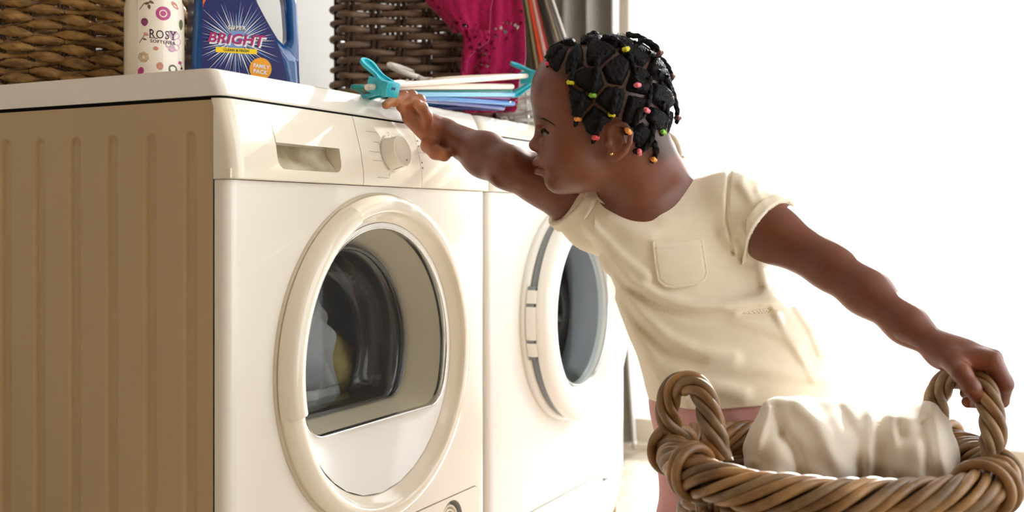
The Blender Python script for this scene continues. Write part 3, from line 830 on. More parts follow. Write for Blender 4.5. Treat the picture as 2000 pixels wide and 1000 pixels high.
# ---- draped cloths
def sheet(name, P, th, m, parent, nrm=None, **k):
    """closed thin sheet from a grid of points P[i,j]"""
    P = np.asarray(P); nu, nv = P.shape[:2]
    du = np.gradient(P, axis=0); dv = np.gradient(P, axis=1); n = np.cross(du, dv); n /= np.linalg.norm(n, axis=-1)[..., None] + 1e-9
    A = (P + n * th / 2).reshape(-1, 3); Bk = (P - n * th / 2).reshape(-1, 3); N = nu * nv
    f = grid_f(nu, nv); F = [q[::-1] for q in f] if False else f
    F = F + [[i + N for i in q[::-1]] for q in f]
    rim = [(i, 0) for i in range(nu)] + [(nu - 1, j) for j in range(1, nv)] + [(i, nv - 1) for i in range(nu - 2, -1, -1)] + [(0, j) for j in range(nv - 2, 0, -1)]
    ids = [i * nv + j for i, j in rim]
    for a, b_ in zip(ids, ids[1:] + ids[:1]): F.append([a, b_, b_ + N, a + N][::-1])
    return mesh(name, np.concatenate([A, Bk]), F, m, parent, **k)
def lace_mat(name, c1, c2):
    m = mat(name, c1, 0.9, 0.15, sheen=0.25)
    t = m.node_tree; N = t.nodes; L = t.links; p = N['Principled BSDF']; out = [q for q in N if q.type == 'OUTPUT_MATERIAL'][0]
    tc = N.new('ShaderNodeTexCoord')
    vo = N.new('ShaderNodeTexVoronoi'); vo.inputs['Scale'].default_value = 95; L.new(tc.outputs['Object'], vo.inputs['Vector'])
    nz = N.new('ShaderNodeTexNoise'); nz.inputs['Scale'].default_value = 16; L.new(tc.outputs['Object'], nz.inputs['Vector'])
    mr = N.new('ShaderNodeMapRange'); mr.inputs[1].default_value = 0.46; mr.inputs[2].default_value = 0.62; mr.inputs[3].default_value = 0.0; mr.inputs[4].default_value = 0.40
    L.new(nz.outputs['Fac'], mr.inputs[0])
    lt = N.new('ShaderNodeMath'); lt.operation = 'LESS_THAN'; L.new(vo.outputs['Distance'], lt.inputs[0]); L.new(mr.outputs[0], lt.inputs[1])
    tr = N.new('ShaderNodeBsdfTransparent'); mx = N.new('ShaderNodeMixShader')
    L.new(lt.outputs[0], mx.inputs[0]); L.new(p.outputs[0], mx.inputs[1]); L.new(tr.outputs[0], mx.inputs[2]); L.new(mx.outputs[0], out.inputs['Surface'])
    n2 = N.new('ShaderNodeTexNoise'); n2.inputs['Scale'].default_value = 220; n2.inputs['Detail'].default_value = 4; L.new(tc.outputs['Object'], n2.inputs['Vector'])
    mc = N.new('ShaderNodeMix'); mc.data_type = 'RGBA'; mc.inputs['A'].default_value = c1; mc.inputs['B'].default_value = c2
    L.new(n2.outputs['Fac'], mc.inputs['Factor']); L.new(mc.outputs['Result'], p.inputs['Base Color'])
    bp = N.new('ShaderNodeBump'); bp.inputs['Strength'].default_value = 0.6; bp.inputs['Distance'].default_value = 0.003
    L.new(n2.outputs['Fac'], bp.inputs['Height']); L.new(bp.outputs['Normal'], p.inputs['Normal'])
    return m
M_shawl = lace_mat('magenta_lace', lin(184, 16, 84), lin(112, 5, 46))
sh = thing('knitted_shawl', 'magenta openwork knitted shawl draped over the front of the hamper', 'shawl', W(960, 60, 1.95))
# hanging panel: columns across (u), rows down (v), with folds; left edge runs diagonally to the fold
def shawl_sheet(name, L, Rr, dep, amp, nu=60, nv=60, ph=0.0, curl=0.0, fq=2.3):
    """L,Rr: left/right edge pixel polylines top->bottom; dep: depth"""
    l = smooth_path(L, nv); r = smooth_path(Rr, nv); P = []
    for i in range(nu):
        u = i / (nu - 1); row = []
        for j in range(nv):
            v = j / (nv - 1); px = l[j][0] * (1 - u) + r[j][0] * u; py = l[j][1] * (1 - u) + r[j][1] * u
            d = dep + amp * math.sin(u * fq * 2 * PI + ph + v * 1.1) * (0.3 + 0.7 * v) + amp * 0.12 * math.sin(u * 5.1 * 2 * PI + 2 * v + ph) - curl * max(0, (0.25 - u) / 0.25) ** 2
            row.append(W(px, py, d))
        P.append(row)
    return sheet(name, P, 0.003, M_shawl, sh)
shawl_sheet('back_drape', [(925, -60), (915, 40), (905, 90), (903, 130), (900, 150), (905, 215), (930, 218)], [(1005, -70), (1022, 20), (1026, 70), (1026, 120), (1015, 150), (1010, 210), (1000, 219)], 1.945, 0.009, fq=1.6, curl=0.02)
shawl_sheet('front_fold', [(835, -60), (832, 0), (850, 22), (868, 42), (886, 64)], [(962, -70), (963, -10), (958, 20), (957, 45), (955, 66)], 1.925, 0.007, fq=1.2, ph=1.0, curl=-0.01)
shawl_sheet('under_fold', [(895, 55), (905, 70), (908, 85), (903, 110), (901, 140)], [(955, 60), (955, 78), (935, 95), (918, 112), (912, 142)], 1.92, 0.004, fq=0.6, ph=2.0)

# striped woven cloth hanging behind her head
def stripe_mat(name, stops):
    m = mat(name, (1, 1, 1, 1), 0.9, 0.1, attr='tone', bump=0.4, bscale=350, sheen=0.2); return m
M_stripe = stripe_mat('striped_wool', None)
st = thing('striped_blanket', 'striped wool blanket in red, olive, black and white hanging beside the magenta shawl', 'blanket', W(1060, 60, 2.24))
SC = [(70, 62, 48), (70, 62, 48), (70, 62, 48), (60, 54, 44), (150, 140, 100), (52, 46, 42), (240, 88, 58), (70, 50, 48), (236, 214, 202), (214, 120, 160), (244, 92, 60), (56, 50, 44), (146, 138, 98), (52, 48, 46), (226, 224, 224), (150, 142, 116), (50, 48, 46), (240, 236, 228), (70, 66, 60), (240, 236, 228)]
nu, nv = 20 * 6, 40; P = np.zeros((nu, nv, 3)); cols = np.zeros((nu, nv, 3))
for i in range(nu):
    u = i / (nu - 1)
    for j in range(nv):
        v = j / (nv - 1); x0, x1 = 1006 + 22 * v, 1012 + 50 * v
        px = (1008 + 22 * v * 1.2) * (1 - u) + (1066 + 74 * v) * u
        py = -40 + 215 * v
        d = 2.22 + 0.012 * math.sin(u * 17 * 2 * PI / 2) * 0.35 + 0.012 * math.sin(u * 5 + v * 2)
        P[i, j] = W(px, py, d); cols[i, j] = lin(*SC[min(19, int(u * 20))])[:3]
o = sheet('blanket_fold', P, 0.004, M_stripe, st)
attr_color(o, np.concatenate([cols.reshape(-1, 3)] * 2))
nf = 34
for k in range(nf):
    u = (k + 0.5) / nf; q = P[int(u * (nu - 1)), nv - 1]
    mesh('fringe', *tube_vf([q, q + np.array([0, 0, -0.010]) + RGT * rnd.uniform(-.002, .002), q + np.array([0, 0, -0.022]) + RGT * rnd.uniform(-.003, .003)], 0.0014, 5), M_rattan_w, st)
# ---------------------------------------------------------------- flat print helpers
def text_vf(body, size, offset=0.0, shear=0.0, space=1.0):
    c = bpy.data.curves.new('txt', 'FONT'); c.body = body; c.size = size; c.offset = offset; c.shear = shear; c.space_character = space
    c.align_x = 'CENTER'; c.align_y = 'CENTER'; c.resolution_u = 3
    o = bpy.data.objects.new('txt', c); COL.objects.link(o)
    dg = bpy.context.evaluated_depsgraph_get(); dg.update()
    me = bpy.data.meshes.new_from_object(o.evaluated_get(dg))
    v = np.array([list(q.co) for q in me.vertices]); f = [list(p.vertices) for p in me.polygons]
    bpy.data.objects.remove(o); bpy.data.curves.remove(c); bpy.data.meshes.remove(me)
    v[:, 0] -= (v[:, 0].min() + v[:, 0].max()) / 2; v[:, 1] -= (v[:, 1].min() + v[:, 1].max()) / 2
    return v[:, :2], f
def rect2(x0, y0, x1, y1): return np.array([(x0, y0), (x1, y0), (x1, y1), (x0, y1)], float), [[0, 1, 2, 3]]
def blob2(cx, cy, rx, ry, rot=0, n=20, point=0.0):
    a = np.arange(n) / n * 2 * PI; r = 1 + point * np.maximum(0, np.cos(a)) ** 6
    x = rx * r * np.cos(a); y = ry * np.sin(a); c, s = math.cos(rot), math.sin(rot)
    return np.stack([cx + x * c - y * s, cy + x * s + y * c], -1), [list(range(n))]
# ---------------------------------------------------------------- softener bottle
M_bottle = mat('ivory_bottle', lin(238, 226, 204), 0.22, 0.5, vary=0.02, coat=0.4)
M_lab = mat('bottle_label', lin(240, 230, 214), 0.25, 0.5, vary=0.02, coat=0.4)
M_ink = mat('dark_ink', lin(34, 30, 36), 0.5)
def ink(n, r, g, b, vary=0.25): return mat(n, lin(r, g, b), 0.4, 0.4, vary=vary, vscale=260)
I_pink = ink('pink_ink', 196, 76, 140); I_plum = ink('plum_ink', 140, 66, 110); I_peach = ink('peach_ink', 222, 150, 128); I_green = ink('green_ink', 108, 120, 84); I_brown = ink('brown_ink', 110, 92, 70)
I_lilac = ink('lilac_ink', 214, 174, 196); I_tan = ink('tan_ink', 216, 188, 154)
bc = W(301.5, 100, 1.44); bc = np.array([bc[0], bc[1], TOP]); BR = 0.0378
bot = thing('softener_bottle', 'ivory softener bottle printed with rose petals and dark lettering', 'bottle', bc)
prof = [(0, 0.0), (BR - 0.004, 0.0), (BR, 0.004), (BR, 0.104), (BR - 0.0015, 0.114), (BR - 0.006, 0.125), (BR - 0.014, 0.134), (0.016, 0.139), (0.0145, 0.142), (0.0145, 0.152), (0, 0.152)]
mesh('bottle_body', *lathe_vf(prof, 64, center=bc), M_bottle, bot, angle=60)
mesh('cap', *lathe_vf([(0, 0.146), (0.018, 0.146), (0.019, 0.148), (0.0185, 0.18), (0.016, 0.184), (0, 0.184)], 40, center=bc), M_lab, bot, angle=50)
bv = bc - CAM; bv[2] = 0; bv /= np.linalg.norm(bv); bt = np.array([bv[1], -bv[0], 0])      # away from the lens, to its right
BD = float((bc - CAM) @ FWD)
def bcyl(xy, lift):
    """picture-plane label coordinates to the bottle's curved face"""
    xy = np.asarray(xy, float); s = np.clip((xy[:, 0] - 301.5) / FPX * BD / (BR * 1.0), -0.995, 0.995)
    a = np.arcsin(s); R0 = BR + lift
    z = CAM[2] + (HZ - xy[:, 1]) / FPX * (BD - 0.9 * BR * np.cos(a))
    return bc * [1, 1, 0] + R0 * (np.sin(a)[:, None] * bt - np.cos(a)[:, None] * bv) + z[:, None] * UPV
nl = 24; g = []
for i in range(nl):
    for j in range(2): g.append((272 + (352 - 272) * i / (nl - 1), (-30, 172)[j]))
lab = mesh('label', bcyl(g, 0.0003), grid_f(nl, 2), M_lab, bot)
def bprint(name, v, f, m, lift=0.0006, parent=lab):
    return mesh(name, bcyl(v, lift), f, m, parent, smooth=False)
v, f = text_vf('ROSY', 23, 0.1, 0, 1.12); v = v * [0.80, 1.0]; v0 = v
bb = MB(); b = np.c_[v, np.zeros(len(v))]; bb.add(b, f)
w_ = v[:, 0].max() - v[:, 0].min(); h_ = v[:, 1].max()
for x0, x1, y in ((-.5, -.36, -1), (-.5, -.40, 1), (-.32, -.20, -1), (.24, .35, 1), (.41, .53, 1), (.33, .44, -1)):
    bb.add([(x0 * w_ - .5, y * h_ - .8, 0), (x1 * w_, y * h_ - .8, 0), (x1 * w_, y * h_ + .6, 0), (x0 * w_ - .5, y * h_ + .6, 0)], [[0, 1, 2, 3]])
v = np.concatenate(bb.v)[:, :2]; sl = 0.05
bprint('lettering', np.c_[317 + v[:, 0], 67.5 - v[:, 1] + v[:, 0] * sl], bb.f, M_ink)
v, f = text_vf('SOFTENER', 8.8, 0.12, 0, 1.12)
bprint('lettering', np.c_[317 + v[:, 0], 82 - v[:, 1] + v[:, 0] * 0.07], f, M_ink)
def ringp(cx, cy, r0, r1, n=28, jag=0.0):
    v = []
    for i in range(n):
        a = i / n * 2 * PI; v += [(cx + r0 * math.cos(a), cy + r0 * math.sin(a)), (cx + (r1 - jag * (i % 2)) * math.cos(a), cy + (r1 - jag * (i % 2)) * math.sin(a))]
    return v, [[2 * i, 2 * i + 1, (2 * i + 3) % (2 * n), (2 * i + 2) % (2 * n)] for i in range(n)]
bprint('printed_seal', *ringp(317.5, 26, 7.5, 13.5), I_pink); bprint('printed_seal', *blob2(317.5, 26, 5.3, 5.3), I_pink)
for (cx, cy, rx, ry, rot, m, pt) in ((284, 44, 7, 6.4, PI / 2, I_plum, .25), (304, 95, 5, 3.8, 0, I_peach, 0), (311.5, 129, 6.2, 7.4, 0, I_peach, 0), (350, 45, 9, 3.6, PI / 2, I_green, .35), (335, 135, 10, 8, PI / 2.4, I_green, .3), (277, 140, 5, 8, .3, I_pink, .2), (338, 8, 8, 4, .9, I_peach, .4),
                                 (288, 8, 4, 2.5, -.3, I_brown, .4), (296, 5, 4, 2.5, .5, I_brown, .4), (292, 14, 4, 2.8, 1.4, I_brown, .4), (286.5, 68, 4, 3, .4, I_peach, .3), (284, 78, 3, 1.8, .3, I_brown, .4), (348, 121, 3, 3.4, 0, I_pink, .2), (351, 132, 2, 2.2, 0, I_ink if False else M_ink, 0)):
    bprint('printed_petal', *blob2(cx, cy, rx, ry, rot, point=pt), m)
for (x0, y0, x1, y1) in ((284, 7, 275, 21), (284, 70, 275, 85), (349, 122, 352, 131), (350, 36, 350, 56)):
    d = np.array([y1 - y0, x0 - x1], float); d /= np.linalg.norm(d) / 0.6
    bprint('printed_stem', np.array([(x0 + d[0], y0 + d[1]), (x1 + d[0], y1 + d[1]), (x1 - d[0], y1 - d[1]), (x0 - d[0], y0 - d[1])]), [[0, 1, 2, 3]], I_brown)
rb = random.Random(5)
for (cx, cy, sx, sy, m) in ((335, 80, 15, 26, I_lilac), (282, 113, 11, 12, I_tan)):
    for k in range(7):
        a = k / 7 * 2 * PI
        bprint('printed_bloom', *blob2(min(cx + sx * .55 * math.cos(a), 344), cy + sy * .55 * math.sin(a), sx * .42, sy * .28, a + 1, point=.2), m, 0.00045)

# ---------------------------------------------------------------- detergent jug
M_jug = mat('blue_jug', lin(4, 76, 140), 0.28, 0.5, vary=0.06, vscale=6, coat=0.5)
M_jlab = mat('navy_label', lin(20, 30, 102), 0.35, 0.5, vary=0.15, vscale=12)
I_white = mat('white_ink', lin(236, 234, 236), 0.4); I_ray = mat('pale_blue_ink', lin(118, 156, 214), 0.4); I_mag = mat('magenta_ink', lin(172, 32, 112), 0.4, vary=0.12, vscale=150)
I_yel = mat('yellow_ink', lin(250, 216, 20), 0.4); I_orange = mat('orange_ink', lin(244, 166, 28), 0.4); I_red = mat('red_orange_ink', lin(226, 96, 52), 0.4)
JH = RGT * 0.906 + FWD * 0.423; JN = -RGT * 0.423 + FWD * 0.906                 # along the label, and away behind it
J0 = CAM + FWD * 1.455 + RGT * ((378 - 1000) / FPX * 1.455); J0[2] = 0
def jsz(px, py):
    px = np.asarray(px, float); py = np.asarray(py, float); u = (px - 1000) / FPX; r0 = (378 - 1000) / FPX * 1.455
    s = (u * 1.455 - r0) / (0.906 - u * 0.423); return np.stack([s, CAM[2] + (HZ - py) / FPX * (1.455 + 0.423 * s)], -1)
def jw(px, py, off):
    q = jsz(px, py); return J0 + q[..., :1] * JH + JN * off + q[..., 1:] * UPV
jug = thing('detergent_jug', 'blue detergent jug with a moulded handle and a burst-patterned label', 'jug', np.array([*(J0 + JH * 0.07 + JN * 0.035)[:2], TOP]))
zb = TOP
outl = [(374, 186), (376, 100), (380, 30), (383, -30), (392, -75), (412, -98), (446, -104), (500, -98), (550, -80), (576, -50), (588, 0), (592, 80), (594, 186)]
JO = jsz(*np.array(outl).T); JO[0, 1] = JO[-1, 1] = zb
JH_ = jsz(*np.array([(502, -38), (530, -52), (556, -40), (564, 0), (568, 50), (568, 74), (560, 82), (549, 72), (532, 42), (512, 8)]).T)
TJ = 0.074
def f_jug(p):
    q = p - J0.astype(np.float32); s = q @ JH.astype(np.float32); n = q @ JN.astype(np.float32); z = p[:, 2]
    a = smax(poly_sd(s, z, JO), -poly_sd(s, z, JH_), 0.016)
    # handle and neck are thinner than the body
    hb = np.clip((s - np.interp(z, [0.85, 0.90, 0.955, 1.0], [0.135, 0.125, 0.085, 0.06])) / 0.02, 0, 1)
    th = TJ / 2 - 0.0 - hb * 0.016
    b = np.abs(n - TJ / 2) - th
    r = 0.011; return np.sqrt(np.maximum(a + r, 0) ** 2 + np.maximum(b + r, 0) ** 2) + np.minimum(np.maximum(a + r, b + r), 0) - r
w0 = J0 + JH * 0.07 + JN * 0.037
v, f = nets(f_jug, [w0[0] - .12, w0[1] - .12, 0.845], [w0[0] + .12, w0[1] + .12, 1.12], 0.0022)
mesh('jug_body', v, f, M_jug, jug)
cc = J0 + JH * 0.032 + JN * 0.037 + UPV * 1.075
mesh('cap', *lathe_vf([(0.016, -0.02), (0.0215, 0.0), (0.0215, 0.032), (0.019, 0.036), (0, 0.036)], 40, center=cc), I_red, jug, angle=50)
lp = smooth_path([(394, 186), (392, 120), (393, 40), (396, 0), (400, -40), (420, -62), (455, -62), (478, -40), (497, -4), (516, 32), (536, 70), (550, 108), (560, 150), (564, 186)], 60)
lz = jw(lp[:, 0], lp[:, 1], -0.0005); lz[:, 2] = np.maximum(lz[:, 2], TOP + .002)
lab = mesh('label', lz, [list(range(len(lz)))], M_jlab, jug, smooth=False)
def jprint(name, v, f, m, lift, **k):
    v = np.asarray(v, float); return mesh(name, jw(v[:, 0], v[:, 1], -lift), f, m, lab, smooth=False, **k)
from_poly = lp
def clip_ray(ox, oy, dx, dy):
    best = 1e9; n = len(lp)
    for i in range(n):
        ax, ay = lp[i]; bx_, by_ = lp[(i + 1) % n]; ex, ey = bx_ - ax, by_ - ay
        den = dx * ey - dy * ex
        if abs(den) < 1e-9: continue
        t = ((ax - ox) * ey - (ay - oy) * ex) / den; u = ((ax - ox) * dy - (ay - oy) * dx) / den
        if t > 0 and 0 <= u <= 1: best = min(best, t)
    return best
rays = [MB(), MB()]; rj = random.Random(11)
for k in range(64):
    a = (k + rj.uniform(-.25, .25)) / 64 * 2 * PI; dx, dy = math.cos(a), math.sin(a)
    L = min(rj.uniform(52, 84) * (1.15 if abs(dx) > .5 else 1), clip_ray(461, 80, dx, dy) - 1); w = rj.uniform(.6, 1.3)
    r0 = 12
    rays[k % 2].add([(461 + dx * r0 - dy * w * .4, 80 + dy * r0 + dx * w * .4, 0), (461 + dx * r0 + dy * w * .4, 80 + dy * r0 - dx * w * .4, 0), (461 + dx * L * .45 + dy * w, 80 + dy * L * .45 - dx * w, 0), (461 + dx * L, 80 + dy * L, 0), (461 + dx * L * .45 - dy * w, 80 + dy * L * .45 + dx * w, 0)], [[0, 1, 2, 3, 4]])
for q, m in zip(rays, (I_white, I_ray)): jprint('ray_burst', np.concatenate(q.v), q.f, m, 0.0009, kind='stuff')
jprint('burst_glow', *blob2(461, 78, 26, 17), I_ray, 0.0011)
def place(v, cx, cy, sl): return np.c_[cx + v[:, 0], cy - v[:, 1] + v[:, 0] * sl]
v, f = text_vf('SUPER', 10.5, 0.35, 0, 1.25); jprint('lettering_shadow', place(v, 463.6, 55.6, .05), f, M_ink, 0.0013); jprint('lettering', place(v, 462.6, 54.6, .05), f, I_white, 0.0016)
v, f = text_vf('BRIGHT', 27, 0.75, 0.22, 1.04); v = v * [113 / (v[:, 0].max() - v[:, 0].min()), 1.02]; v[:, 1] *= 1 + .0012 * v[:, 0]
jprint('lettering_shadow', place(v, 464.5, 80.5, .075), f, I_white, 0.0016); jprint('lettering', place(v, 462, 76.5, .075), f, I_mag, 0.0020)
jprint('label_band', np.array([(421, 91.5), (501.5, 96.5), (501.5, 106.5), (421, 102)]), [[0, 1, 2, 3]], I_yel, 0.0013)
v, f = text_vf('CLEAN & FRESH', 7.0, 0.12, 0, 1.02); v = v * [50 / (v[:, 0].max() - v[:, 0].min()), 1]; jprint('lettering', place(v, 461, 98.6, .06), f, M_ink, 0.0017)
jprint('label_badge', *blob2(508.5, 135, 21.5, 22, n=40), I_orange, 0.0013)
v, f = text_vf('FAMILY', 10.0, 0.35, 0.12, 1.02); v = v * [32 / (v[:, 0].max() - v[:, 0].min()), 1]; jprint('lettering', place(v, 510.5, 130, .16), f, I_white, 0.0018)
v, f = text_vf('PACK', 10.6, 0.4, 0.12, 1.05); v = v * [28 / (v[:, 0].max() - v[:, 0].min()), 1]; jprint('lettering', place(v, 508, 140.5, .14), f, I_white, 0.0018)
jprint('label_corner', np.array([(395.5, 17), (396, 0), (400, -40), (413, -58), (408, -20), (402, 0), (397, 9)]), [[0, 1, 2, 3, 4, 5, 6]], I_red, 0.0013)
# ---------------------------------------------------------------- hangers stacked on the lid
def hmat(n, r, g, b): return mat(n, lin(r, g, b), 0.3, 0.5, vary=0.04, vscale=20, coat=0.2)
HC = {'navy': hmat('navy_plastic', 52, 62, 138), 'blue': hmat('blue_plastic', 46, 118, 186), 'purple': hmat('purple_plastic', 132, 38, 120), 'sky': hmat('sky_plastic', 120, 188, 222), 'white': hmat('white_hanger_plastic', 232, 226, 216),
      'teal': hmat('teal_plastic', 14, 138, 128), 'cream': hmat('cream_hanger_plastic', 238, 224, 204), 'cyan': hmat('cyan_plastic', 48, 186, 204), 'pink': hmat('pale_pink_plastic', 226, 206, 210)}
def hanger(col, label, x0, x1, y0, zl, zr, dy=0.10, r=0.0036, skew=0.0, hook=0.055, bend=0.0):
    xc = (x0 + x1) / 2; Z = lambda x: zl + (zr - zl) * (x - 0.42) / 0.27
    h = thing('coat_hanger', label, 'hanger', (xc, y0 + 0.04, Z(xc)), 'plastic hangers piled on the machines')
    pt = lambda x, y, dz=0: np.array([x + skew * (y - y0), y, Z(x) + dz + bend * (y - y0)])
    loop = [pt(x0 + 0.014, y0), pt(xc - 0.08, y0), pt(xc, y0), pt(xc + 0.08, y0), pt(x1 - 0.014, y0), pt(x1, y0 + 0.006), pt(x1 - 0.004, y0 + 0.016), pt(xc + 0.09, y0 + dy * .52), pt(xc + 0.02, y0 + dy), pt(xc, y0 + dy + .006), pt(xc - 0.02, y0 + dy), pt(xc - 0.09, y0 + dy * .52), pt(x0 + 0.004, y0 + 0.016), pt(x0, y0 + 0.006)]
    mesh('hanger_frame', *tube_vf(smooth_path(loop, 110, True), r, 8, True, up=(0, 0, 1)), HC[col], h)
    hk = [pt(xc, y0 + dy), pt(xc, y0 + dy + .022)]
    for k in range(9):
        a = -PI / 2 + k / 8 * 1.45 * PI; hk.append(pt(xc + 0.019 * math.cos(a) , y0 + dy + .041 + 0.019 * math.sin(a)))
    mesh('hook', *tube_vf(smooth_path(hk, 40), r * 0.9, 8, up=(0, 0, 1)), HC[col], h)
    return h
ZL = [0.8560, 0.8580, 0.8600, 0.8625, 0.8645, 0.8680, 0.8735]; ZR = [0.8675, 0.8755, 0.8845, 0.8895, 0.8930, 0.8962, 0.9030]
specs = [('navy', 'navy blue hanger at the very bottom of the pile', .375, .69, .012, 0), ('blue', 'medium blue hanger just above the navy one', .368, .715, .006, 1), ('purple', 'purple hanger in the middle of the pile', .372, .705, .010, 2),
         ('sky', 'pale sky blue hanger lying on the purple one', .365, .71, .004, 3), ('pink', 'pale pink hanger under the teal one', .37, .70, .012, 4), ('teal', 'teal green hanger under the cream ones', .335, .715, .012, 5), ('cream', 'thick cream hanger below the one with the clips', .345, .705, .004, 6)]
for c, lb_, x0, x1, y0, k in specs:
    hanger(c, lb_, x0, x1, y0, ZL[k], ZR[k], dy=0.095 + 0.006 * (k % 3), r=0.0048 if c == 'cream' else 0.0040, skew=0.10 - 0.05 * (k % 4), bend=(0.86 - ZL[k]) * 0.12)
hanger('teal', 'teal hanger lying behind the others with its end near the hamper', .335, .66, .055, .871, .883, dy=0.09, skew=-.1)
# skirt hanger with two cyan clips, on top of the pile
def bar_z(x): return 0.8615 + (0.928 - 0.8615) * (x - 0.304) / 0.448
ch = thing('clip_hanger', 'cream trouser hanger with two cyan clips on top of the pile', 'hanger', (0.52, 0.03, bar_z(0.52)), 'plastic hangers piled on the machines')
p = [np.array([x, -0.004, bar_z(x)]) for x in np.linspace(0.262, 0.772, 12)]
mesh('bar', *tube_vf(smooth_path(p, 40), 0.0042, 10, up=(0, 0, 1)), HC['cream'], ch)
for s in (-1, 1):
    q = [np.array([0.57 + s * 0.012, 0.085, bar_z(0.50) + .004]), np.array([0.50 + s * 0.05, 0.06, bar_z(0.5 + s * .05) + .003]), np.array([0.5 + s * 0.17, 0.012, bar_z(0.5 + s * .17) + .002]), np.array([0.5 + s * 0.21, -0.004, bar_z(0.5 + s * .21)])]
    mesh('arm', *tube_vf(smooth_path(q, 24), 0.0042, 10, up=(0, 0, 1)), HC['cream'], ch)
hx, hy, hz_ = 0.570, 0.088, bar_z(0.50) + 0.012
q = [np.array([hx, hy, hz_]), np.array([hx, hy + .02, hz_ + .008])]
for k in range(10):
    a = -PI / 2 + k / 9 * 1.5 * PI; q.append(np.array([hx - 0.022 * math.cos(a) * 1.2, hy + .045 + 0.024 * math.sin(a), hz_ + .020 + .011 * math.sin(a)]))
mesh('hook', *tube_vf(smooth_path(q, 50), 0.0046, 10, up=(0, 0, 1)), HC['white'], ch)
mesh('collar', *tube_vf([np.array([hx, hy - .006, hz_]), np.array([hx, hy + .012, hz_ + .001])], 0.007, 12), HC['white'], ch)
KS = 1.18
HB = -RGT * 0.78 + FWD * 0.62; WB = RGT * 0.62 + FWD * 0.78
def clip(xc, ang_u, ang_l, dx=0.0105):
    """a sprung clip round the bar: its jaw is at the front, two paddle levers run back"""
    o = np.array([xc, -0.020, bar_z(xc) - 0.0035])
    first = None
    def paddle(ang, sgn):
        u = (HB * math.cos(ang) + UPV * math.sin(ang)) * KS; n = (-HB * math.sin(ang) + UPV * math.cos(ang)) * sgn * KS; wv = WB * KS
        L = 0.052; out = []
        # outline of the paddle: narrow waist, rounded tip
        half = [(0, .0098), (.010, .0092), (.018, .0062), (.028, .0066), (.040, .0088), (.047, .0080), (.0505, .0045), (.0518, 0)]
        hp_ = smooth_path(half, 22); ol = np.concatenate([hp_, hp_[::-1][1:] * [1, -1]])
        b = MB(); n_ = len(ol); cen = ol.mean(0)
        inner = []
        for (l, w) in ol:
            dd = np.array([l, w]) - np.array([.026, 0]); inner.append(np.array([.026, 0]) + dd * np.array([.90, .62]))
        inner = np.array(inner)
        lift = lambda l: 0.0035 + 0.10 * max(0, l - .01) * (l / .05)
        P3 = lambda lw, h: o + u * lw[0] + wv * lw[1] * 1.15 + n * (h + lift(lw[0]))
        rings = [[P3(q, 0) for q in ol], [P3(q, .0042) for q in ol], [P3(q, .0042) for q in inner], [P3(q, .0018) for q in inner]]
        V = np.array(rings); f = grid_f(4, n_, False, True)
        f.append([3 * n_ + i for i in range(n_)]); f.append(list(range(n_))[::-1])
        bm = bmesh.new(); bv_ = [bm.verts.new(q) for q in V.reshape(-1, 3)]
        for q in f: bm.faces.new([bv_[i] for i in q])
        bmesh.ops.recalc_face_normals(bm, faces=bm.faces[:]); return bm_vf(bm), u, n
    root = None
    (vf, u, n) = paddle(ang_u, 1)
    root = mesh('clip', *vf, HC['cyan'], ch, angle=40, label='cyan sprung clip')
    (vf2, u2, n2) = paddle(ang_l, -1)
    mesh('lever', *vf2, HC['cyan'], root, angle=40)
    am = (ang_u + ang_l) / 2; U = (HB * math.cos(am) + UPV * math.sin(am)) * KS; Nn = (-HB * math.sin(am) + UPV * math.cos(am)) * KS; wv = WB * KS * 1.1
    b = MB()
    v, f = box_vf((-0.0098, -0.009, -0.0085), (0.0098, 0.004, 0.0085), 0.0018, 2)
    Mx = np.stack([wv, U, Nn]); b.add(o + v @ Mx, f)
    jb = b.obj('jaw', HC['cyan'], root, angle=40)
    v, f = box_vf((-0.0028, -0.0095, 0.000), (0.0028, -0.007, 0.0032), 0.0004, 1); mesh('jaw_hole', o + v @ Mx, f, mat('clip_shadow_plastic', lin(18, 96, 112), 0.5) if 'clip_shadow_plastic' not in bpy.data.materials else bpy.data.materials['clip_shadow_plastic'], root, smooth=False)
    for s in (-1, 1):
        v, f = box_vf((s * .0078 - .0012, 0.0, -0.009), (s * .0078 + .0012, 0.024, 0.009), 0.0008, 1); mesh('cheek', o + v @ Mx, f, HC['cyan'], root, smooth=False)
    cc = o + U * 0.018
    hx_ = [cc + wv * (t * .010 - .005) + 0.0045 * (math.cos(t * 8 * PI) * U + math.sin(t * 8 * PI) * Nn) for t in np.linspace(0, 1, 64)]
    mesh('spring', *tube_vf(hx_, 0.0007, 5), M_chrome, root)
clip(0.287, R(33), R(-1)); clip(0.748, R(17), R(-17))
# ---------------------------------------------------------------- rattan laundry basket in front
M_cane = mat('brown_cane', lin(174, 132, 84), 0.36, 0.5, col2=lin(112, 78, 44), vscale=22, stretch=(1, 1, 1), bump=0.12, bscale=160)
M_cane2 = mat('grey_brown_cane', lin(152, 122, 88), 0.42, 0.5, col2=lin(104, 78, 50), vscale=26, bump=0.12, bscale=160)
M_core = mat('basket_core', lin(64, 44, 28), 0.7, 0.2, vary=0.2)
BC = np.array([(1622 - 1000) / FPX * 1.22, 1.22]); BZ = 0.4125
BA, BB, BE = 0.1695, 0.149, 2.7
def bpt(t, s=1.0, z=BZ, grow=0.0):
    """outline point at angle t in camera-plane axes (right, depth)"""
    c, q = math.cos(t), math.sin(t)
    x = math.copysign(abs(c) ** (2 / BE), c) * (BA * s + grow); y = math.copysign(abs(q) ** (2 / BE), q) * (BB * s + grow)
    return cam2world(np.array([BC[0] + x, z - CAM[2], BC[1] + y]))
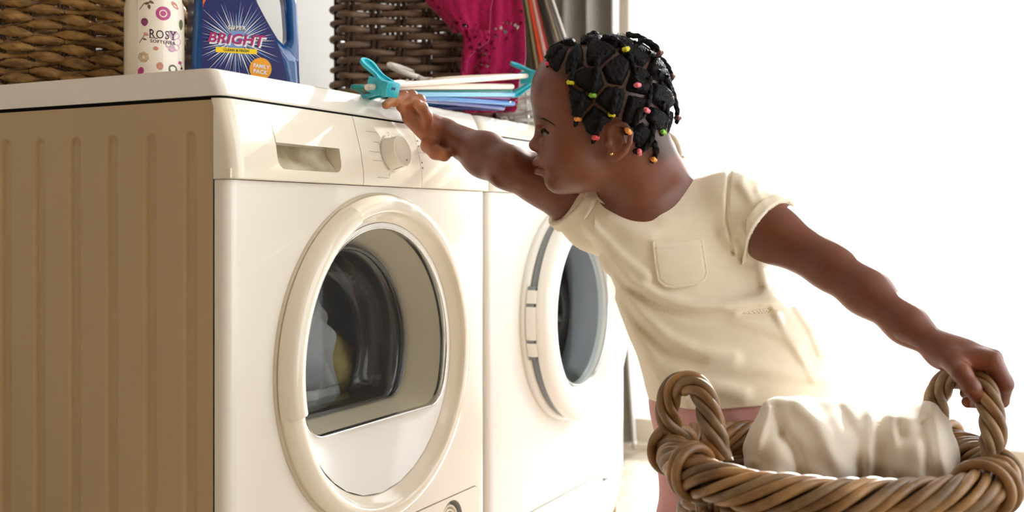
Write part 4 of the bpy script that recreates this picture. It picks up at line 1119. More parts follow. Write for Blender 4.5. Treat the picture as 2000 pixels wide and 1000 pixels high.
lbk = thing('laundry_basket', 'large brown rattan basket with twisted rim and two loop handles, gripped by the girl', 'basket', np.array([*bpt(0, 0.0)[:2], 0.0]))
def outline(n, s, z, grow=0.0):
    P = np.array([bpt(t, s, z, grow) for t in np.linspace(0, 2 * PI, 721)[:-1]])
    d = np.concatenate([[0], np.cumsum(np.linalg.norm(np.diff(np.vstack([P, P[:1]]), axis=0), axis=1))])
    q = np.linspace(0, d[-1], n + 1)[:-1]; Pc = np.vstack([P, P[:1]])
    return np.stack([np.interp(q, d, Pc[:, k]) for k in range(3)], -1), d[-1]
# rim: seven canes laid as a rope
NR = 640
RP, RL = outline(NR, 1.0, BZ)
rimz = 0.004 * np.cos(np.arange(NR) / NR * 4 * PI)                     # ends ride a little higher
RP[:, 2] += rimz
T_, N_, B_ = frames(RP, True, up=(0, 0, 1))
turns = -round(RL / 0.165); ncane = 9
rc = random.Random(21)
for k in range(ncane):
    ph = k / ncane * 2 * PI; j1, j2 = rc.random() * 6, rc.random() * 6
    a = ph + np.arange(NR) / NR * 2 * PI * turns + 0.10 * np.sin(np.arange(NR) / NR * 2 * PI * 5 + j1)
    Rr = 0.0172 + 0.0009 * np.sin(np.arange(NR) / NR * 2 * PI * 7 + j2)
    P = RP + Rr[:, None] * (np.cos(a)[:, None] * N_ + np.sin(a)[:, None] * B_)
    rr = 0.0051 + 0.0004 * np.sin(np.arange(NR) / NR * 2 * PI * 9 + j1)
    mesh('rim_cane', *tube_vf(P, rr, 10, True, up=(0, 0, 1)), M_cane if k % 3 else M_cane2, lbk)
mesh('rim_core', *tube_vf(RP[::4], 0.0125, 10, True, up=(0, 0, 1)), M_core, lbk)
# wall: paired uprights and woven rows
nup = 30
def wall_s(z): return 0.80 + 0.13 * (z / BZ)
ztop = BZ - 0.008
for k in range(nup):
    t = (k + 0.5) / nup * NR
    top = RP[int(t) % NR]
    for off in (-3, 3):
        col = []
        for z in np.linspace(0.004, ztop, 6):
            P = bpt(0, 0, z); c0 = np.array([*P[:2], 0]); q = RP[int(t + off) % NR]
            col.append(c0 * [1, 1, 0] + (q - c0) * [1, 1, 0] * wall_s(z) + np.array([0, 0, z]))
        mesh('upright', *tube_vf(col, 0.0042, 7), M_cane2, lbk)
rows = 31
for j in range(rows):
    z = 0.010 + j * 0.0125; n = nup * 10; ph = rc.random() * 6
    c0 = bpt(0, 0, 0) * [1, 1, 0]; s = wall_s(z); pts = []
    for i in range(n):
        q = RP[int(i / n * NR) % NR]; d = (q - c0) * [1, 1, 0]; L = np.linalg.norm(d)
        w = math.cos((i / n * nup - 0.5) * PI + PI * (j % 2))
        pts.append(c0 + d * (s + 0.0072 * w / L) + np.array([0, 0, z + 0.0012 * math.sin(i * 0.09 + ph)]))
    rr = 0.0056 + 0.0005 * np.sin(np.arange(n) * 0.07 + ph)
    mesh('weaver', *tube_vf(pts, rr, 7, True, up=(0, 0, 1)), M_cane if j % 2 else M_cane2, lbk)
bt_ = np.array([RP[i] * [1, 1, 0] for i in range(0, NR, 16)]); c0 = bpt(0, 0, 0) * [1, 1, 0]
bt_ = c0 + (bt_ - c0) * 0.80
b = MB(); n = len(bt_); b.add(np.concatenate([bt_ + [0, 0, .004], bt_ + [0, 0, .012]]), [list(range(n))[::-1], [i + n for i in range(n)]] + [[i, (i + 1) % n, (i + 1) % n + n, i + n] for i in range(n)]); b.obj('base', M_core, lbk, smooth=False)
# handles: four canes twisted over an arch
def handle(pts, turns, name='handle', flip=1):
    P = smooth_path([W(*q) for q in pts], 150); T, N, B = frames(P)
    root = mesh(name, *tube_vf(P[::3], 0.0052, 8), M_core, lbk)
    for k in range(5):
        a = flip * (k / 5 * 2 * PI + np.arange(150) / 149 * 2 * PI * turns); taper = np.clip(np.minimum(np.arange(150), 149 - np.arange(150)) / 12, 0.55, 1)
        Q = P + (0.0092 * taper)[:, None] * (np.cos(a)[:, None] * N + np.sin(a)[:, None] * B)
        mesh('handle_cane', *tube_vf(Q, 0.0052 + 0.0003 * math.sin(k * 2), 10), M_cane if k % 2 else M_cane2, root)
    return P
HLp = handle([(1352, 905, 1.262), (1330, 868, 1.262), (1309, 830, 1.258), (1304, 790, 1.248), (1318, 757, 1.236), (1345, 748, 1.222), (1371, 766, 1.206), (1384, 802, 1.192), (1394, 845, 1.180), (1416, 902, 1.168)], 1.9, flip=-1)
HRp = handle([(1852, 905, 1.285), (1836, 860, 1.285), (1828, 800, 1.278), (1836, 760, 1.264), (1862, 738, 1.245), (1895, 738, 1.222), (1921, 760, 1.200), (1936, 805, 1.182), (1940, 850, 1.172), (1932, 905, 1.165)], 2.1, flip=-1)
# bindings at the feet of the handles
def rim_at(px, front=True):
    best = None
    for i in range(NR):
        d = (RP[i] - CAM) @ FWD; x = 1000 + (RP[i] - CAM) @ RGT / d * FPX
        if (d < BC[1]) == front and (best is None or abs(x - px) < best[0]): best = (abs(x - px), i)
    return best[1]
for px, fr in ((1352, True), (1302, False), (1925, True), (1850, False)):
    i = rim_at(px, fr); c = RP[i]
    for sk in (-0.006, 0.006):
        P = [c + T_[i] * (sk + 0.010 * math.sin(t)) + (0.0255 + 0.002 * math.cos(t)) * (math.cos(t) * N_[i] + math.sin(t) * B_[i]) for t in np.linspace(0, 2 * PI, 40)[:-1]]
        mesh('binding', *tube_vf(P, 0.0052, 8, True), M_cane, lbk)
# ---------------------------------------------------------------- cloth heaped in the basket
M_cloth = mat('cream_cotton', lin(238, 228, 212), 0.85, 0.2, vary=0.03, vscale=30, bump=0.25, bscale=900, sheen=0.3, bdist=0.0006)
def pxy(q): return 1000 + q[:, 0] / q[:, 2] * FPX, HZ - q[:, 1] / q[:, 2] * FPX
def f_cloth(p):
    q = (p - CAM.astype(np.float32)) @ np.stack([RGT, UPV, FWD], 1).astype(np.float32)
    S = 1.25 / FPX
    d = s_ell(q, C(1585, 880, 1.255), (108 * S, 96 * S, 0.078))
    d = smin(d, s_ell(q, C(1528, 842, 1.262), (34 * S, 62 * S, 0.045)), 0.03)
    d = smin(d, s_ell(q, C(1640, 850, 1.265), (60 * S, 66 * S, 0.05)), 0.03)
    d = smin(d, s_ell(q, C(1500, 905, 1.235), (36 * S, 60 * S, 0.05)), 0.03)
    d2 = s_ell(q, C(1775, 885, 1.235), (80 * S, 84 * S, 0.072))
    d2 = smin(d2, s_ell(q, C(1815, 845, 1.245), (27 * S, 60 * S, 0.045)), 0.02)
    d = smin(d, d2, 0.006)
    x, y = pxy(q)
    def ln(pts, a, w): return a * np.exp(-(seg_dist(x, y, pts) / w) ** 2)
    d = d - ln([(1503, 800), (1484, 850), (1470, 900)], .006, 12) + ln([(1530, 850), (1552, 880), (1566, 935)], .007, 11) + ln([(1515, 800), (1530, 850)], .005, 9)
    d = d - ln([(1560, 790), (1600, 830), (1640, 920)], .005, 16) + ln([(1640, 800), (1668, 850), (1676, 930)], .006, 14) - ln([(1700, 800), (1704, 870), (1700, 930)], .006, 13)
    d = d + ln([(1755, 830), (1760, 860), (1790, 850)], .006, 10) - ln([(1740, 815), (1748, 860), (1745, 930)], .004, 12) + ln([(1800, 830), (1806, 870), (1812, 930)], .006, 9) - ln([(1822, 800), (1834, 850), (1845, 930)], .004, 9)
    d = d + 0.0016 * np.sin(q[:, 0] * 130 + 2 * np.sin(q[:, 1] * 70)) * np.sin(q[:, 1] * 90 + q[:, 2] * 60)
    low = -(q[:, 1] + (CAM[2] - 0.36))
    return smax(d, low.astype(np.float32), 0.01)
w0 = W(1650, 880, 1.25)
v, f = nets(f_cloth, w0 - [.22, .22, .13], w0 + [.22, .22, .14], 0.003)
lc = mesh('laundry_cloth', v, f, M_cloth); tag(lc, 'crumpled cream cotton cloth heaped inside the rattan basket', 'cloth')
# ---------------------------------------------------------------- laundry inside the two machines
M_tow = mat('grey_white_towel', lin(206, 196, 192), 0.9, 0.1, vary=0.05, vscale=30, bump=0.3, bscale=500, sheen=0.3)
def f_tow(p):
    q = p - np.array([0.335, 0.215, 0.420], np.float32)
    d = s_ell(q, (0, 0, 0), (0.12, 0.085, 0.09)); d = smin(d, s_ell(q, (0.0, -0.035, 0.06), (0.06, 0.05, 0.075)), 0.03); d = smin(d, s_ell(q, (0.03, -0.02, 0.115), (0.035, 0.05, 0.05)), 0.03)
    n = np.sin(q[:, 0] * 70 + 3 * np.sin(q[:, 2] * 28)) * 0.006 + np.sin(q[:, 2] * 60 + 3 * np.sin(q[:, 0] * 34 + q[:, 1] * 20)) * 0.006
    return d + n
v, f = nets(f_tow, (.19, .10, .31), (.48, .33, .61), 0.0045)
o = mesh('crumpled_towel', v, f, M_tow); tag(o, 'greyish white towel crumpled behind the dryer door glass', 'towel')
M_yel = mat('yellow_print_cloth', lin(240, 208, 130), 0.85, 0.1, col2=lin(70, 48, 44), vscale=10, sheen=0.2)
def f_yel(p):
    q = p - np.array([0.447, 0.215, 0.440], np.float32)
    return s_ell(q, (0, 0, 0), (0.05, 0.085, 0.075)) + np.sin(q[:, 0] * 80 + 2 * np.sin(q[:, 2] * 50)) * 0.004
v, f = nets(f_yel, (.37, .11, .33), (.52, .33, .54), 0.005)
o = mesh('printed_cloth', v, f, M_yel); tag(o, 'yellow printed cloth with dark patches inside the dryer drum', 'cloth')
M_swl = mat('mixed_print_cloth', lin(206, 170, 120), 0.8, 0.2, col2=lin(44, 40, 46), vscale=11)
def f_swl(p):
    q = p - np.array([1.085, 0.185, 0.525], np.float32)
    return s_ell(q, (0, 0, 0), (0.062, 0.085, 0.095)) + np.sin(q[:, 0] * 90 + 4 * np.sin(q[:, 2] * 34) + q[:, 1] * 60) * 0.006
v, f = nets(f_swl, (1.0, .08, .40), (1.17, .30, .65), 0.005)
o = mesh('tumbled_shirt', v, f, M_swl); tag(o, 'tan and dark patterned shirt turning inside the washer', 'shirt')
# ---------------------------------------------------------------- the girl
M_skin = mat('skin', lin(112, 68, 48), 0.38, 0.5, vary=0.10, vscale=60, attr='tone', bump=0.12, bscale=900, sss=0.12, bdist=0.0004)
M_hair = mat('black_hair', lin(19, 17, 19), 0.7, 0.22, vary=0.35, vscale=160, bump=0.7, bscale=420, sheen=0.0, bdist=0.002)
M_shirt = mat('ivory_jersey', lin(252, 241, 218), 0.85, 0.2, vary=0.035, vscale=60, bump=0.25, bscale=1100, sheen=0.3, bdist=0.0005)
M_pants = mat('pink_cotton', lin(222, 170, 170), 0.85, 0.2, vary=0.06, vscale=40, bump=0.2, bscale=900)
M_shoe = mat('white_canvas', lin(226, 222, 216), 0.7, 0.2, vary=0.05)
AX = np.stack([RGT, UPV, FWD], 1).astype(np.float32); CAMf = CAM.astype(np.float32)
HD = 1.405; HS = HD / FPX
def H3(px, py, lat=0.0):
    c = C(px, py, HD); return c + np.array([0, 0, lat * HS])
def rotz(deg):
    a = math.radians(deg); c, s = math.cos(a), math.sin(a)
    return np.array([[c, -s, 0], [s, c, 0], [0, 0, 1.0]])
def he(q, px, py, lat, rx, ry, rz, rot=None):
    return s_ell(q, H3(px, py, lat), (rx * HS, ry * HS, rz * HS), rotz(rot) if rot else None)
def hcn(q, a, b, ra, rb): return s_cone(q, H3(*a), H3(*b), ra * HS, rb * HS)
def hch(q, pts, rs): return s_chain(q, [H3(*p) for p in pts], [r * HS for r in rs])
def skull(q):
    d = he(q, 1180, 190, 0, 124, 110, 101)
    d = smin(d, he(q, 1102, 182, 0, 61, 76, 80), 0.03)
    d = smin(d, he(q, 1190, 245, 0, 92, 84, 83), 0.03)
    return d
def mir(fn): return np.minimum(fn(1), fn(-1))
def f_head(q):
    d = skull(q)
    d = smin(d, he(q, 1119, 272, 0, 66, 96, 73), 0.02)
    d = smin(d, mir(lambda s: he(q, 1108, 312, s * 36, 42, 42, 36)), 0.016)
    d = smin(d, he(q, 1138, 326, 0, 68, 47, 64), 0.02)
    d = smin(d, he(q, 1090, 352, 0, 24, 24, 27), 0.015)
    d = smin(d, mir(lambda s: he(q, 1068, 236, s * 26, 21, 11, 30)), 0.012)
    # eye sockets, lids
    d = smax(d, -mir(lambda s: he(q, 1048, 262, s * 33, 17, 12, 18)), 0.010)
    d = smin(d, mir(lambda s: he(q, 1077, 263, s * 29, 19.5, 18.5, 20)), 0.004)
    # nose
    d = smin(d, hcn(q, (1060, 246, 0), (1047, 281, 0), 8.5, 9.5), 0.008)
    d = smin(d, he(q, 1047.5, 283.5, 0, 14.5, 12.5, 14.5), 0.005)
    d = smin(d, mir(lambda s: he(q, 1058, 289, s * 14, 12, 9.5, 9)), 0.005)
    d = smax(d, -mir(lambda s: he(q, 1049, 297, s * 7.5, 5, 3, 4)), 0.002)
    # mouth
    d = smin(d, he(q, 1064, 318, 0, 17, 17, 30), 0.010)
    d = smin(d, he(q, 1054, 317, 0, 14.5, 9.4, 26), 0.0035)
    d = smin(d, he(q, 1057.5, 336, 0, 14.5, 9.8, 23), 0.0035)
    d = smax(d, -s_chain(q, [H3(1064, 330, -27), H3(1051, 327.2, -14), H3(1045, 326.5, 0), H3(1051, 327.2, 14), H3(1064, 330, 27)], [1.6 * HS, 2.4 * HS, 2.8 * HS, 2.4 * HS, 1.6 * HS]), 0.0025)
    d = smax(d, -hcn(q, (1052, 347.5, -12), (1052, 347.5, 12), 3.6, 3.6), 0.006)
    # lid opening
    d = smax(d, -mir(lambda s: he(q, 1059, 266, s * 38, 16, 4.8, 22, 12)), 0.0015)
    # ears
    for s in (-1, 1):
        L = lambda v: s * (v + 7 + max(0, v - 84) * .5)
        e = he(q, 1200, 282, L(80), 23, 33, 7)
        e = smin(e, he(q, 1189, 306, L(81), 11, 12, 6), 0.006)
        e = smax(e, -he(q, 1194, 283, L(93), 15, 22, 11), 0.003)
        hel = hch(q, [(1180, 272, L(80)), (1184, 257, L(85)), (1197, 249.5, L(89)), (1211, 253, L(92)), (1221, 268, L(93)), (1219, 287, L(91)), (1208, 303, L(88)), (1195, 314, L(84)), (1184, 311, L(81))], [4, 4.5, 5, 5.2, 5.2, 5, 5, 6, 6])
        e = smin(e, hel, 0.004)
        e = smin(e, hch(q, [(1192, 263, L(84)), (1205, 272, L(87)), (1207, 286, L(87)), (1198, 299, L(84)), (1187, 302, L(82))], [3, 3.6, 3.8, 3.6, 3]), 0.003)
        e = smin(e, he(q, 1180, 286, L(80), 6, 9, 8), 0.004)
        d = smin(d, e, 0.005)
    # neck
    d = smin(d, s_cone(q, H3(1212, 292, 0), C(1262, 415, 1.452), 60 * HS, 70 * HS), 0.022)
    d = smin(d, s_cone(q, H3(1248, 272, 0), C(1296, 372, 1.462), 52 * HS, 64 * HS), 0.025)
    return d
# torso section table: py, left, right, depth of the middle, half thickness (m)
TT = np.array([(360, 1150, 1408, 1.472, .036), (385, 1128, 1440, 1.470, .050), (420, 1135, 1466, 1.466, .062), (460, 1157, 1480, 1.464, .072), (500, 1178, 1500, 1.464, .079), (530, 1190, 1516, 1.465, .083), (560, 1201, 1521, 1.466, .086),
               (590, 1212, 1548, 1.467, .089), (640, 1229, 1591, 1.469, .094), (700, 1247, 1620, 1.471, .099), (760, 1261, 1628, 1.472, .102), (830, 1282, 1632, 1.474, .104), (900, 1292, 1630, 1.474, .104)], float)
def f_loft(q, grow=0.0):
    x, y = pxy(q)
    xl = np.interp(y, TT[:, 0], TT[:, 1]); xr = np.interp(y, TT[:, 0], TT[:, 2]); dc = np.interp(y, TT[:, 0], TT[:, 3]); b = np.interp(y, TT[:, 0], TT[:, 4]) + grow
    sc_ = q[:, 2] / FPX; a = (xr - xl) / 2 * sc_ + grow; u = (x - (xl + xr) / 2) * sc_; w = q[:, 2] - dc
    e = 2.25
    r = (np.abs(u / a) ** e + np.abs(w / b) ** e) ** (1 / e)
    d = (r - 1) * np.minimum(a, b)
    top = (372 - grow / sc_ - y) * sc_; bot = (y - 860) * sc_
    return smax(smax(d, top, 0.02), bot, 0.02)
SHL, SHR = (1440, 408, 1.430), (1163, 428, 1.500)
ELL, WRL = (1624, 521, 1.345), (1834, 681, 1.243)
ELR, WRR = (992, 327, 1.452), (870, 262, 1.552)
def cs(q, a, b, ra, rb):
    return s_cone(q, C(*a), C(*b), ra * a[2] / FPX, rb * b[2] / FPX)
def f_shoulders(q, g=0.0):
    d = s_cone(q, C(*SHR), C(*SHL), 55 * 1.5 / FPX + g, 56 * 1.43 / FPX + g)
    return d
def f_arms(q):
    d = cs(q, SHL, (1506, 452, 1.397), 58, 55)
    d = smin(d, cs(q, (1506, 452, 1.397), ELL, 55, 42), 0.02)
    d = smin(d, cs(q, ELL, (1690, 568, 1.315), 42, 42), 0.02)
    d = smin(d, cs(q, (1690, 568, 1.315), (1770, 633, 1.274), 42, 34), 0.02)
    d = smin(d, cs(q, (1770, 633, 1.274), WRL, 34, 27.5), 0.02)
    r = cs(q, SHR, (1060, 352, 1.473), 52, 47)
    r = smin(r, cs(q, (1060, 352, 1.473), ELR, 47, 41), 0.015)
    r = smin(r, cs(q, ELR, (948, 303, 1.485), 40, 40), 0.012)
    r = smin(r, cs(q, (948, 303, 1.485), WRR, 40, 28), 0.02)
    r = smax(r, -s_cone(q, C(1000, 366, 1.41), C(975, 352, 1.41), 0.002, 0.002), 0.006)
    return np.minimum(d, r)
def finger(q, pts, rs):
    P = [C(*p) for p in pts]; d = None
    for i in range(len(P) - 1):
        e = s_cone(q, P[i], P[i + 1], rs[i], rs[i + 1]); d = e if d is None else smin(d, e, 0.003)
    return d
FL = [([(1938, 704, 1.199), (1964, 750, 1.203), (1957, 783, 1.224), (1925, 794, 1.232)], [.0092, .0086, .0076, .0066]),
      ([(1940, 700, 1.217), (1962, 744, 1.232), (1943, 786, 1.248), (1890, 785, 1.238)], [.0092, .0086, .0076, .0068]),
      ([(1930, 696, 1.234), (1948, 736, 1.252), (1926, 772, 1.262), (1886, 768, 1.252)], [.0088, .0082, .0074, .0066]),
      ([(1917, 693, 1.249), (1930, 728, 1.266), (1911, 756, 1.270), (1882, 756, 1.263)], [.0080, .0074, .0066, .0060])]
def f_handL(q):
    w = (1846, 688, 1.238); d = None
    for (p, r) in FL:
        e = s_cone(q, C(*w), C(*p[0]), 0.0148, r[0] * 1.10); d = e if d is None else smin(d, e, 0.012)
    d = smin(d, s_cone(q, C(*WRL), C(1880, 692, 1.230), 0.0156, 0.0135), 0.012)
    out = None
    for (p, r) in FL:
        e = smin(d, finger(q, p, r), 0.0030); out = e if out is None else np.minimum(out, e)
    d = out
    th = finger(q, [(1854, 700, 1.222), (1878, 728, 1.195), (1897, 756, 1.186), (1908, 773, 1.190)], [.0125, .0108, .0098, .0082])
    d = smin(d, th, 0.006)
    d = smin(d, s_cone(q, C(1868, 700, 1.215), C(1925, 705, 1.205), 0.0105, 0.0092), 0.008)
    return d
FR = [([(830, 252, 1.532), (832, 226, 1.516), (824, 210, 1.502), (815, 203, 1.495)], [.0096, .0088, .0082, .0070]),
      ([(813, 226, 1.531), (819, 196, 1.525), (802, 199, 1.513), (788, 207, 1.505)], [.0092, .0084, .0078, .0068]),
      ([(798, 214, 1.523), (804, 187, 1.522), (785, 192, 1.510), (770, 200, 1.499)], [.0088, .0080, .0073, .0064]),
      ([(786, 207, 1.513), (788, 187, 1.512), (771, 193, 1.500), (754, 205, 1.487)], [.0080, .0072, .0066, .0058])]
def f_handR(q):
    w = (860, 258, 1.548); d = None
    for (p, r) in FR:
        e = s_cone(q, C(*w), C(*p[0]), 0.0135, r[0] * 1.12); d = e if d is None else smin(d, e, 0.008)
    d = smin(d, s_cone(q, C(*WRR), C(848, 250, 1.545), 0.0185, 0.0140), 0.014)
    d = smin(d, s_cone(q, C(842, 272, 1.541), C(800, 232, 1.521), 0.0105, 0.0098), 0.008)        # heel of the hand, outer edge
    d = smax(d, -s_cone(q, C(832, 262, 1.509), C(806, 240, 1.502), 0.0075, 0.0075), 0.008)         # hollow of the palm
    d = smax(d, -s_cone(q, C(862, 286, 1.52), C(842, 272, 1.515), 0.0016, 0.0010), 0.004)       # crease at the thumb
    out = None
    for (p, r) in FR:
        e = smin(d, finger(q, p, r), 0.0025); out = e if out is None else np.minimum(out, e)
    th = finger(q, [(846, 268, 1.541), (837, 284, 1.528), (851, 297, 1.513), (868, 303, 1.506)], [.0130, .0108, .0104, .0090])
    return smin(out, th, 0.005)
HIPL, HIPR = (1512, 800, 1.472), (1372, 800, 1.474)
KNL, KNR = (1528, 1035, 1.462), (1356, 1035, 1.468)
ANL, ANR = (1530, 1352, 1.50), (1350, 1352, 1.50)
def f_legs(q, g=0.0):
    d = None
    for h, k, a in ((HIPL, KNL, ANL), (HIPR, KNR, ANR)):
        e = smin(s_cone(q, C(*h), C(*k), .050 + g, .034 + g), s_cone(q, C(*k), C(*a), .034 + g, .022 + g), 0.02)
        d = e if d is None else smin(d, e, 0.012)
    return d
def feet(q, g=0.0):
    d = None
    for a in (ANL, ANR):
        c = C(*a); e = smin(s_cone(q, c + [0, -.018, 0], c + [-.05, -.040, -.055], .022 + g, .017 + g), s_ell(q, c + [0, -.035, .005], (.024 + g, .020 + g, .028 + g)), 0.015)
        d = e if d is None else np.minimum(d, e)
    return d
def group(q, d, c, r, fn, k):
    """smooth-union fn into d, evaluating it only near its bounding sphere"""
    c = np.asarray(c, np.float32); far = np.sqrt(((q - c) ** 2).sum(1)) - r
    near = far < 0.035; out = d.copy()
    if near.any(): out[near] = smin(d[near], fn(q[near]), k)
    out[~near] = np.minimum(d[~near], far[~near])
    return out
def f_body_c(q):
    d = smin(f_loft(q, -0.010), f_shoulders(q, -0.004), 0.03)
    d = group(q, d, C(1155, 240, 1.41), 0.20, f_head, 0.03)
    d = smin(d, f_arms(q), 0.012)
    d = group(q, d, C(1905, 725, 1.225), 0.075, f_handL, 0.008)
    d = group(q, d, C(820, 240, 1.525), 0.075, f_handR, 0.008)
    d = group(q, d, C(1440, 1080, 1.47), 0.30, f_legs, 0.03)
    d = group(q, d, C(1420, 1400, 1.47), 0.16, feet, 0.012)
    return d
def in_cam(fn): return lambda p: fn((p - CAMf) @ AX)
def cam_nets(fn, lo, hi, h, **k):
    """mesh a function given in camera-frame metres, inside a camera-frame box; returns world verts"""
    v, f = nets(fn, lo, hi, h, **k)
    return v, f
cl, ch_ = C(735, 0, 1.55)[0] - .01, C(1990, 0, 1.2)[0] + .01
v, f = nets(f_body_c, (cl, -CAM[2] - 0.003, 1.14), (ch_, 0.262, 1.64), 0.0021)
vw = cam2world(v)
person = mesh('person', vw, f[:, ::-1] if np.linalg.det(np.stack([RGT, UPV, FWD])) < 0 else f, M_skin)
tag(person, 'girl in ivory T-shirt leaning to the dryer, left hand gripping the basket handle', 'person'); ROOT['person'] = np.zeros(3)
# tone of the skin: palms and finger pads paler, lips rosier
x, y = pxy(v); base = np.array(lin(118, 66, 46)[:3]); col = np.tile(base, (len(v), 1))
def blend(w, c): 
    global col
    w = np.clip(w, 0, 1)[:, None]; col = col * (1 - w) + np.array(lin(*c)[:3]) * w
hr_ = (x < 880) & (y < 330) & (v[:, 2] > 1.45)
near_palm = np.clip((1.545 - v[:, 2]) / 0.02, 0, 1) * hr_ * np.clip((868 - x) / 20, 0, 1)
nrm = np.zeros_like(v); tri = f
fn_ = np.cross(v[tri[:, 1]] - v[tri[:, 0]], v[tri[:, 2]] - v[tri[:, 0]])
for k in range(4): np.add.at(nrm, tri[:, k], fn_)
nrm /= np.linalg.norm(nrm, axis=1)[:, None] + 1e-12
if (nrm[:, 2] * (v[:, 2] - 1.47))[np.abs(y - 600) < 100].mean() < 0: nrm = -nrm
blend(near_palm * np.clip(-nrm[:, 2] * 1.6 - nrm[:, 1] * .3, 0, 1) * 0.8, (178, 108, 72))
for tx, ty in ((813, 203), (788, 205), (771, 199), (757, 205), (866, 303)): blend(np.exp(-((x - tx) ** 2 + (y - ty) ** 2) / 160) * hr_ * 0.9, (206, 132, 86))
hd_ = (x > 1000) & (x < 1340) & (y < 400) & (v[:, 2] < 1.5)
lip = np.exp(-(((x - 1052) / 11) ** 2 + ((y - 327) / 14) ** 2) ** 2) * hd_; blend(lip * 0.55, (128, 74, 66))
hl_ = (x > 1845) & (y > 690) & (v[:, 2] < 1.29)
blend(hl_ * np.clip(np.exp(-(((x - 1905) / 26) ** 2 + ((y - 712) / 18) ** 2)) + np.exp(-(((x - 1890) / 16) ** 2 + ((y - 780) / 14) ** 2)), 0, 1) * 0.6, (170, 96, 66))
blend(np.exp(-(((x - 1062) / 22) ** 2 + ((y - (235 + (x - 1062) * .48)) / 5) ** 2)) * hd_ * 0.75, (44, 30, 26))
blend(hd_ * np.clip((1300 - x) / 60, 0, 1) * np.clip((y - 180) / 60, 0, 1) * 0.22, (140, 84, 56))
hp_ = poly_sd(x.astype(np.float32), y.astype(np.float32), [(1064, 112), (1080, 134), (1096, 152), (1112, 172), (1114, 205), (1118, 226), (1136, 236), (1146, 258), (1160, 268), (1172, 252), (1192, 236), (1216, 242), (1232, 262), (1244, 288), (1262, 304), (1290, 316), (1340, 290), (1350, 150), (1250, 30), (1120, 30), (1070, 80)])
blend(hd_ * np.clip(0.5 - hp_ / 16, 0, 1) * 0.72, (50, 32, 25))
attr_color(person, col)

def child(name, v, f, m, parent=person, **k): return mesh(name, cam2world(v), f, m, parent, **k)
def flip_if(v, f, outward):
    return f
# ---- eyes
for s in (-1, 1):
    c = H3(1077, 263, s * 29); r = 17.2 * HS
    bv, bf = lathe_vf([(r * math.sin(a), -r * math.cos(a)) for a in np.linspace(0, PI, 17)], 24, axis='Y')
    M3 = np.array([[0, 0, 1.0], [1, 0, 0], [0, 1.0, 0]])          # y axis of the lathe -> right axis
    vv = bv @ M3 + c
    eye = child('eye', vv, bf, mat('shaded_eye_white', lin(126, 108, 100), 0.15, 0.5, coat=0.6) if 'shaded_eye_white' not in bpy.data.materials else bpy.data.materials['shaded_eye_white'])  # eye white darkened, shade of the socket put into its colour
    g = np.array([-0.93, -0.16, s * 0.34]); g /= np.linalg.norm(g); t1 = np.cross(g, [0, 1, 0]); t1 /= np.linalg.norm(t1); t2 = np.cross(g, t1)
    V = []
    for a in (0.0, 0.28, 0.58): V.append([c + r * 1.012 * (math.cos(a) * g + math.sin(a) * (math.cos(b_) * t1 + math.sin(b_) * t2)) for b_ in np.arange(20) / 20 * 2 * PI])
    child('iris', np.array(V).reshape(-1, 3), grid_f(3, 20, False, True), mat('dark_iris', lin(34, 20, 14), 0.08, coat=0.8) if 'dark_iris' not in bpy.data.materials else bpy.data.materials['dark_iris'], eye)
    P = [H3(1077, 263, s * 29) + HS * 20.6 * np.array([-math.cos(e) * math.cos(t), math.sin(e), s * math.cos(e) * math.sin(t)]) for t, e in ((-0.3, .06), (0.1, .26), (0.5, .30), (0.9, .20), (1.2, 0.0), (1.42, -.22), (1.6, -.36))]
    child('eyelashes', *tube_vf(smooth_path(P, 26), [0.0010 + 0.0012 * math.sin(PI * k / 25) for k in range(26)], 6), M_hair)
M_brow = mat('soft_brow_hair', lin(48, 32, 27), 0.8, 0.1, vary=0.2, vscale=300)
# ---- eyebrows lie on the brow ridge
def surf0(fn, px, py, d0=1.24, d1=HD + 0.02):
    ds = np.linspace(d0, d1, 240); q = np.array([C(px, py, d) for d in ds], np.float32); val = fn(q); k = np.argmax(val < 0)
    return ds[k] if val[k] < 0 else HD
for s in (-1, 1):
    P = []
    for px, py in ((1050, 230), (1060, 231.5), (1070, 235.5), (1079, 241), (1087, 247)):
        c = C(px, py, surf0(f_head, px, py) + 0.0007); P.append(c if s < 0 else c * [1, 1, 0] + [0, 0, 2 * HD - c[2]])
    child('eyebrow', *tube_vf(smooth_path(P, 22), [0.0005 + 0.0009 * math.sin(PI * (k + 1) / 23) for k in range(22)], 8), M_brow)
# ---- ear studs
gold = mat('gold', (0.83, 0.58, 0.2, 1), 0.15, metal=1.0, vary=0.02)
for s in (-1, 1):
    c = H3(1186, 306.5, s * 95); rr = 3.6 * HS
    bv, bf = lathe_vf([(rr * math.sin(a), -rr * math.cos(a)) for a in np.linspace(0, PI, 9)], 14)
    child('ear_stud', bv + c, bf, gold, label='small gold ear stud')
# ---- hair: tufts parted into sections
HAIRP = [(1064, 112), (1080, 134), (1096, 152), (1112, 172), (1114, 205), (1118, 226), (1136, 236), (1146, 258), (1160, 268), (1172, 252), (1192, 236), (1216, 242), (1232, 262), (1244, 288), (1262, 304), (1290, 316), (1340, 290), (1350, 150), (1250, 30), (1120, 30), (1070, 80)]
SEED = [(1092, 112), (1122, 112), (1163, 108), (1150, 160), (1126, 196), (1206, 82), (1205, 140), (1196, 198), (1245, 108), (1246, 160), (1240, 212), (1168, 236), (1282, 140), (1286, 186), (1278, 232), (1256, 262), (1288, 276), (1150, 78), (1262, 76), (1108, 84)]
def surf(fn, px, py, d0=1.24, d1=HD + 0.02):
    ds = np.linspace(d0, d1, 180); q = np.array([C(px, py, d) for d in ds], np.float32); val = fn(q)
    k = np.argmax(val < 0)
    return (ds[k] if val[k] < 0 else None)
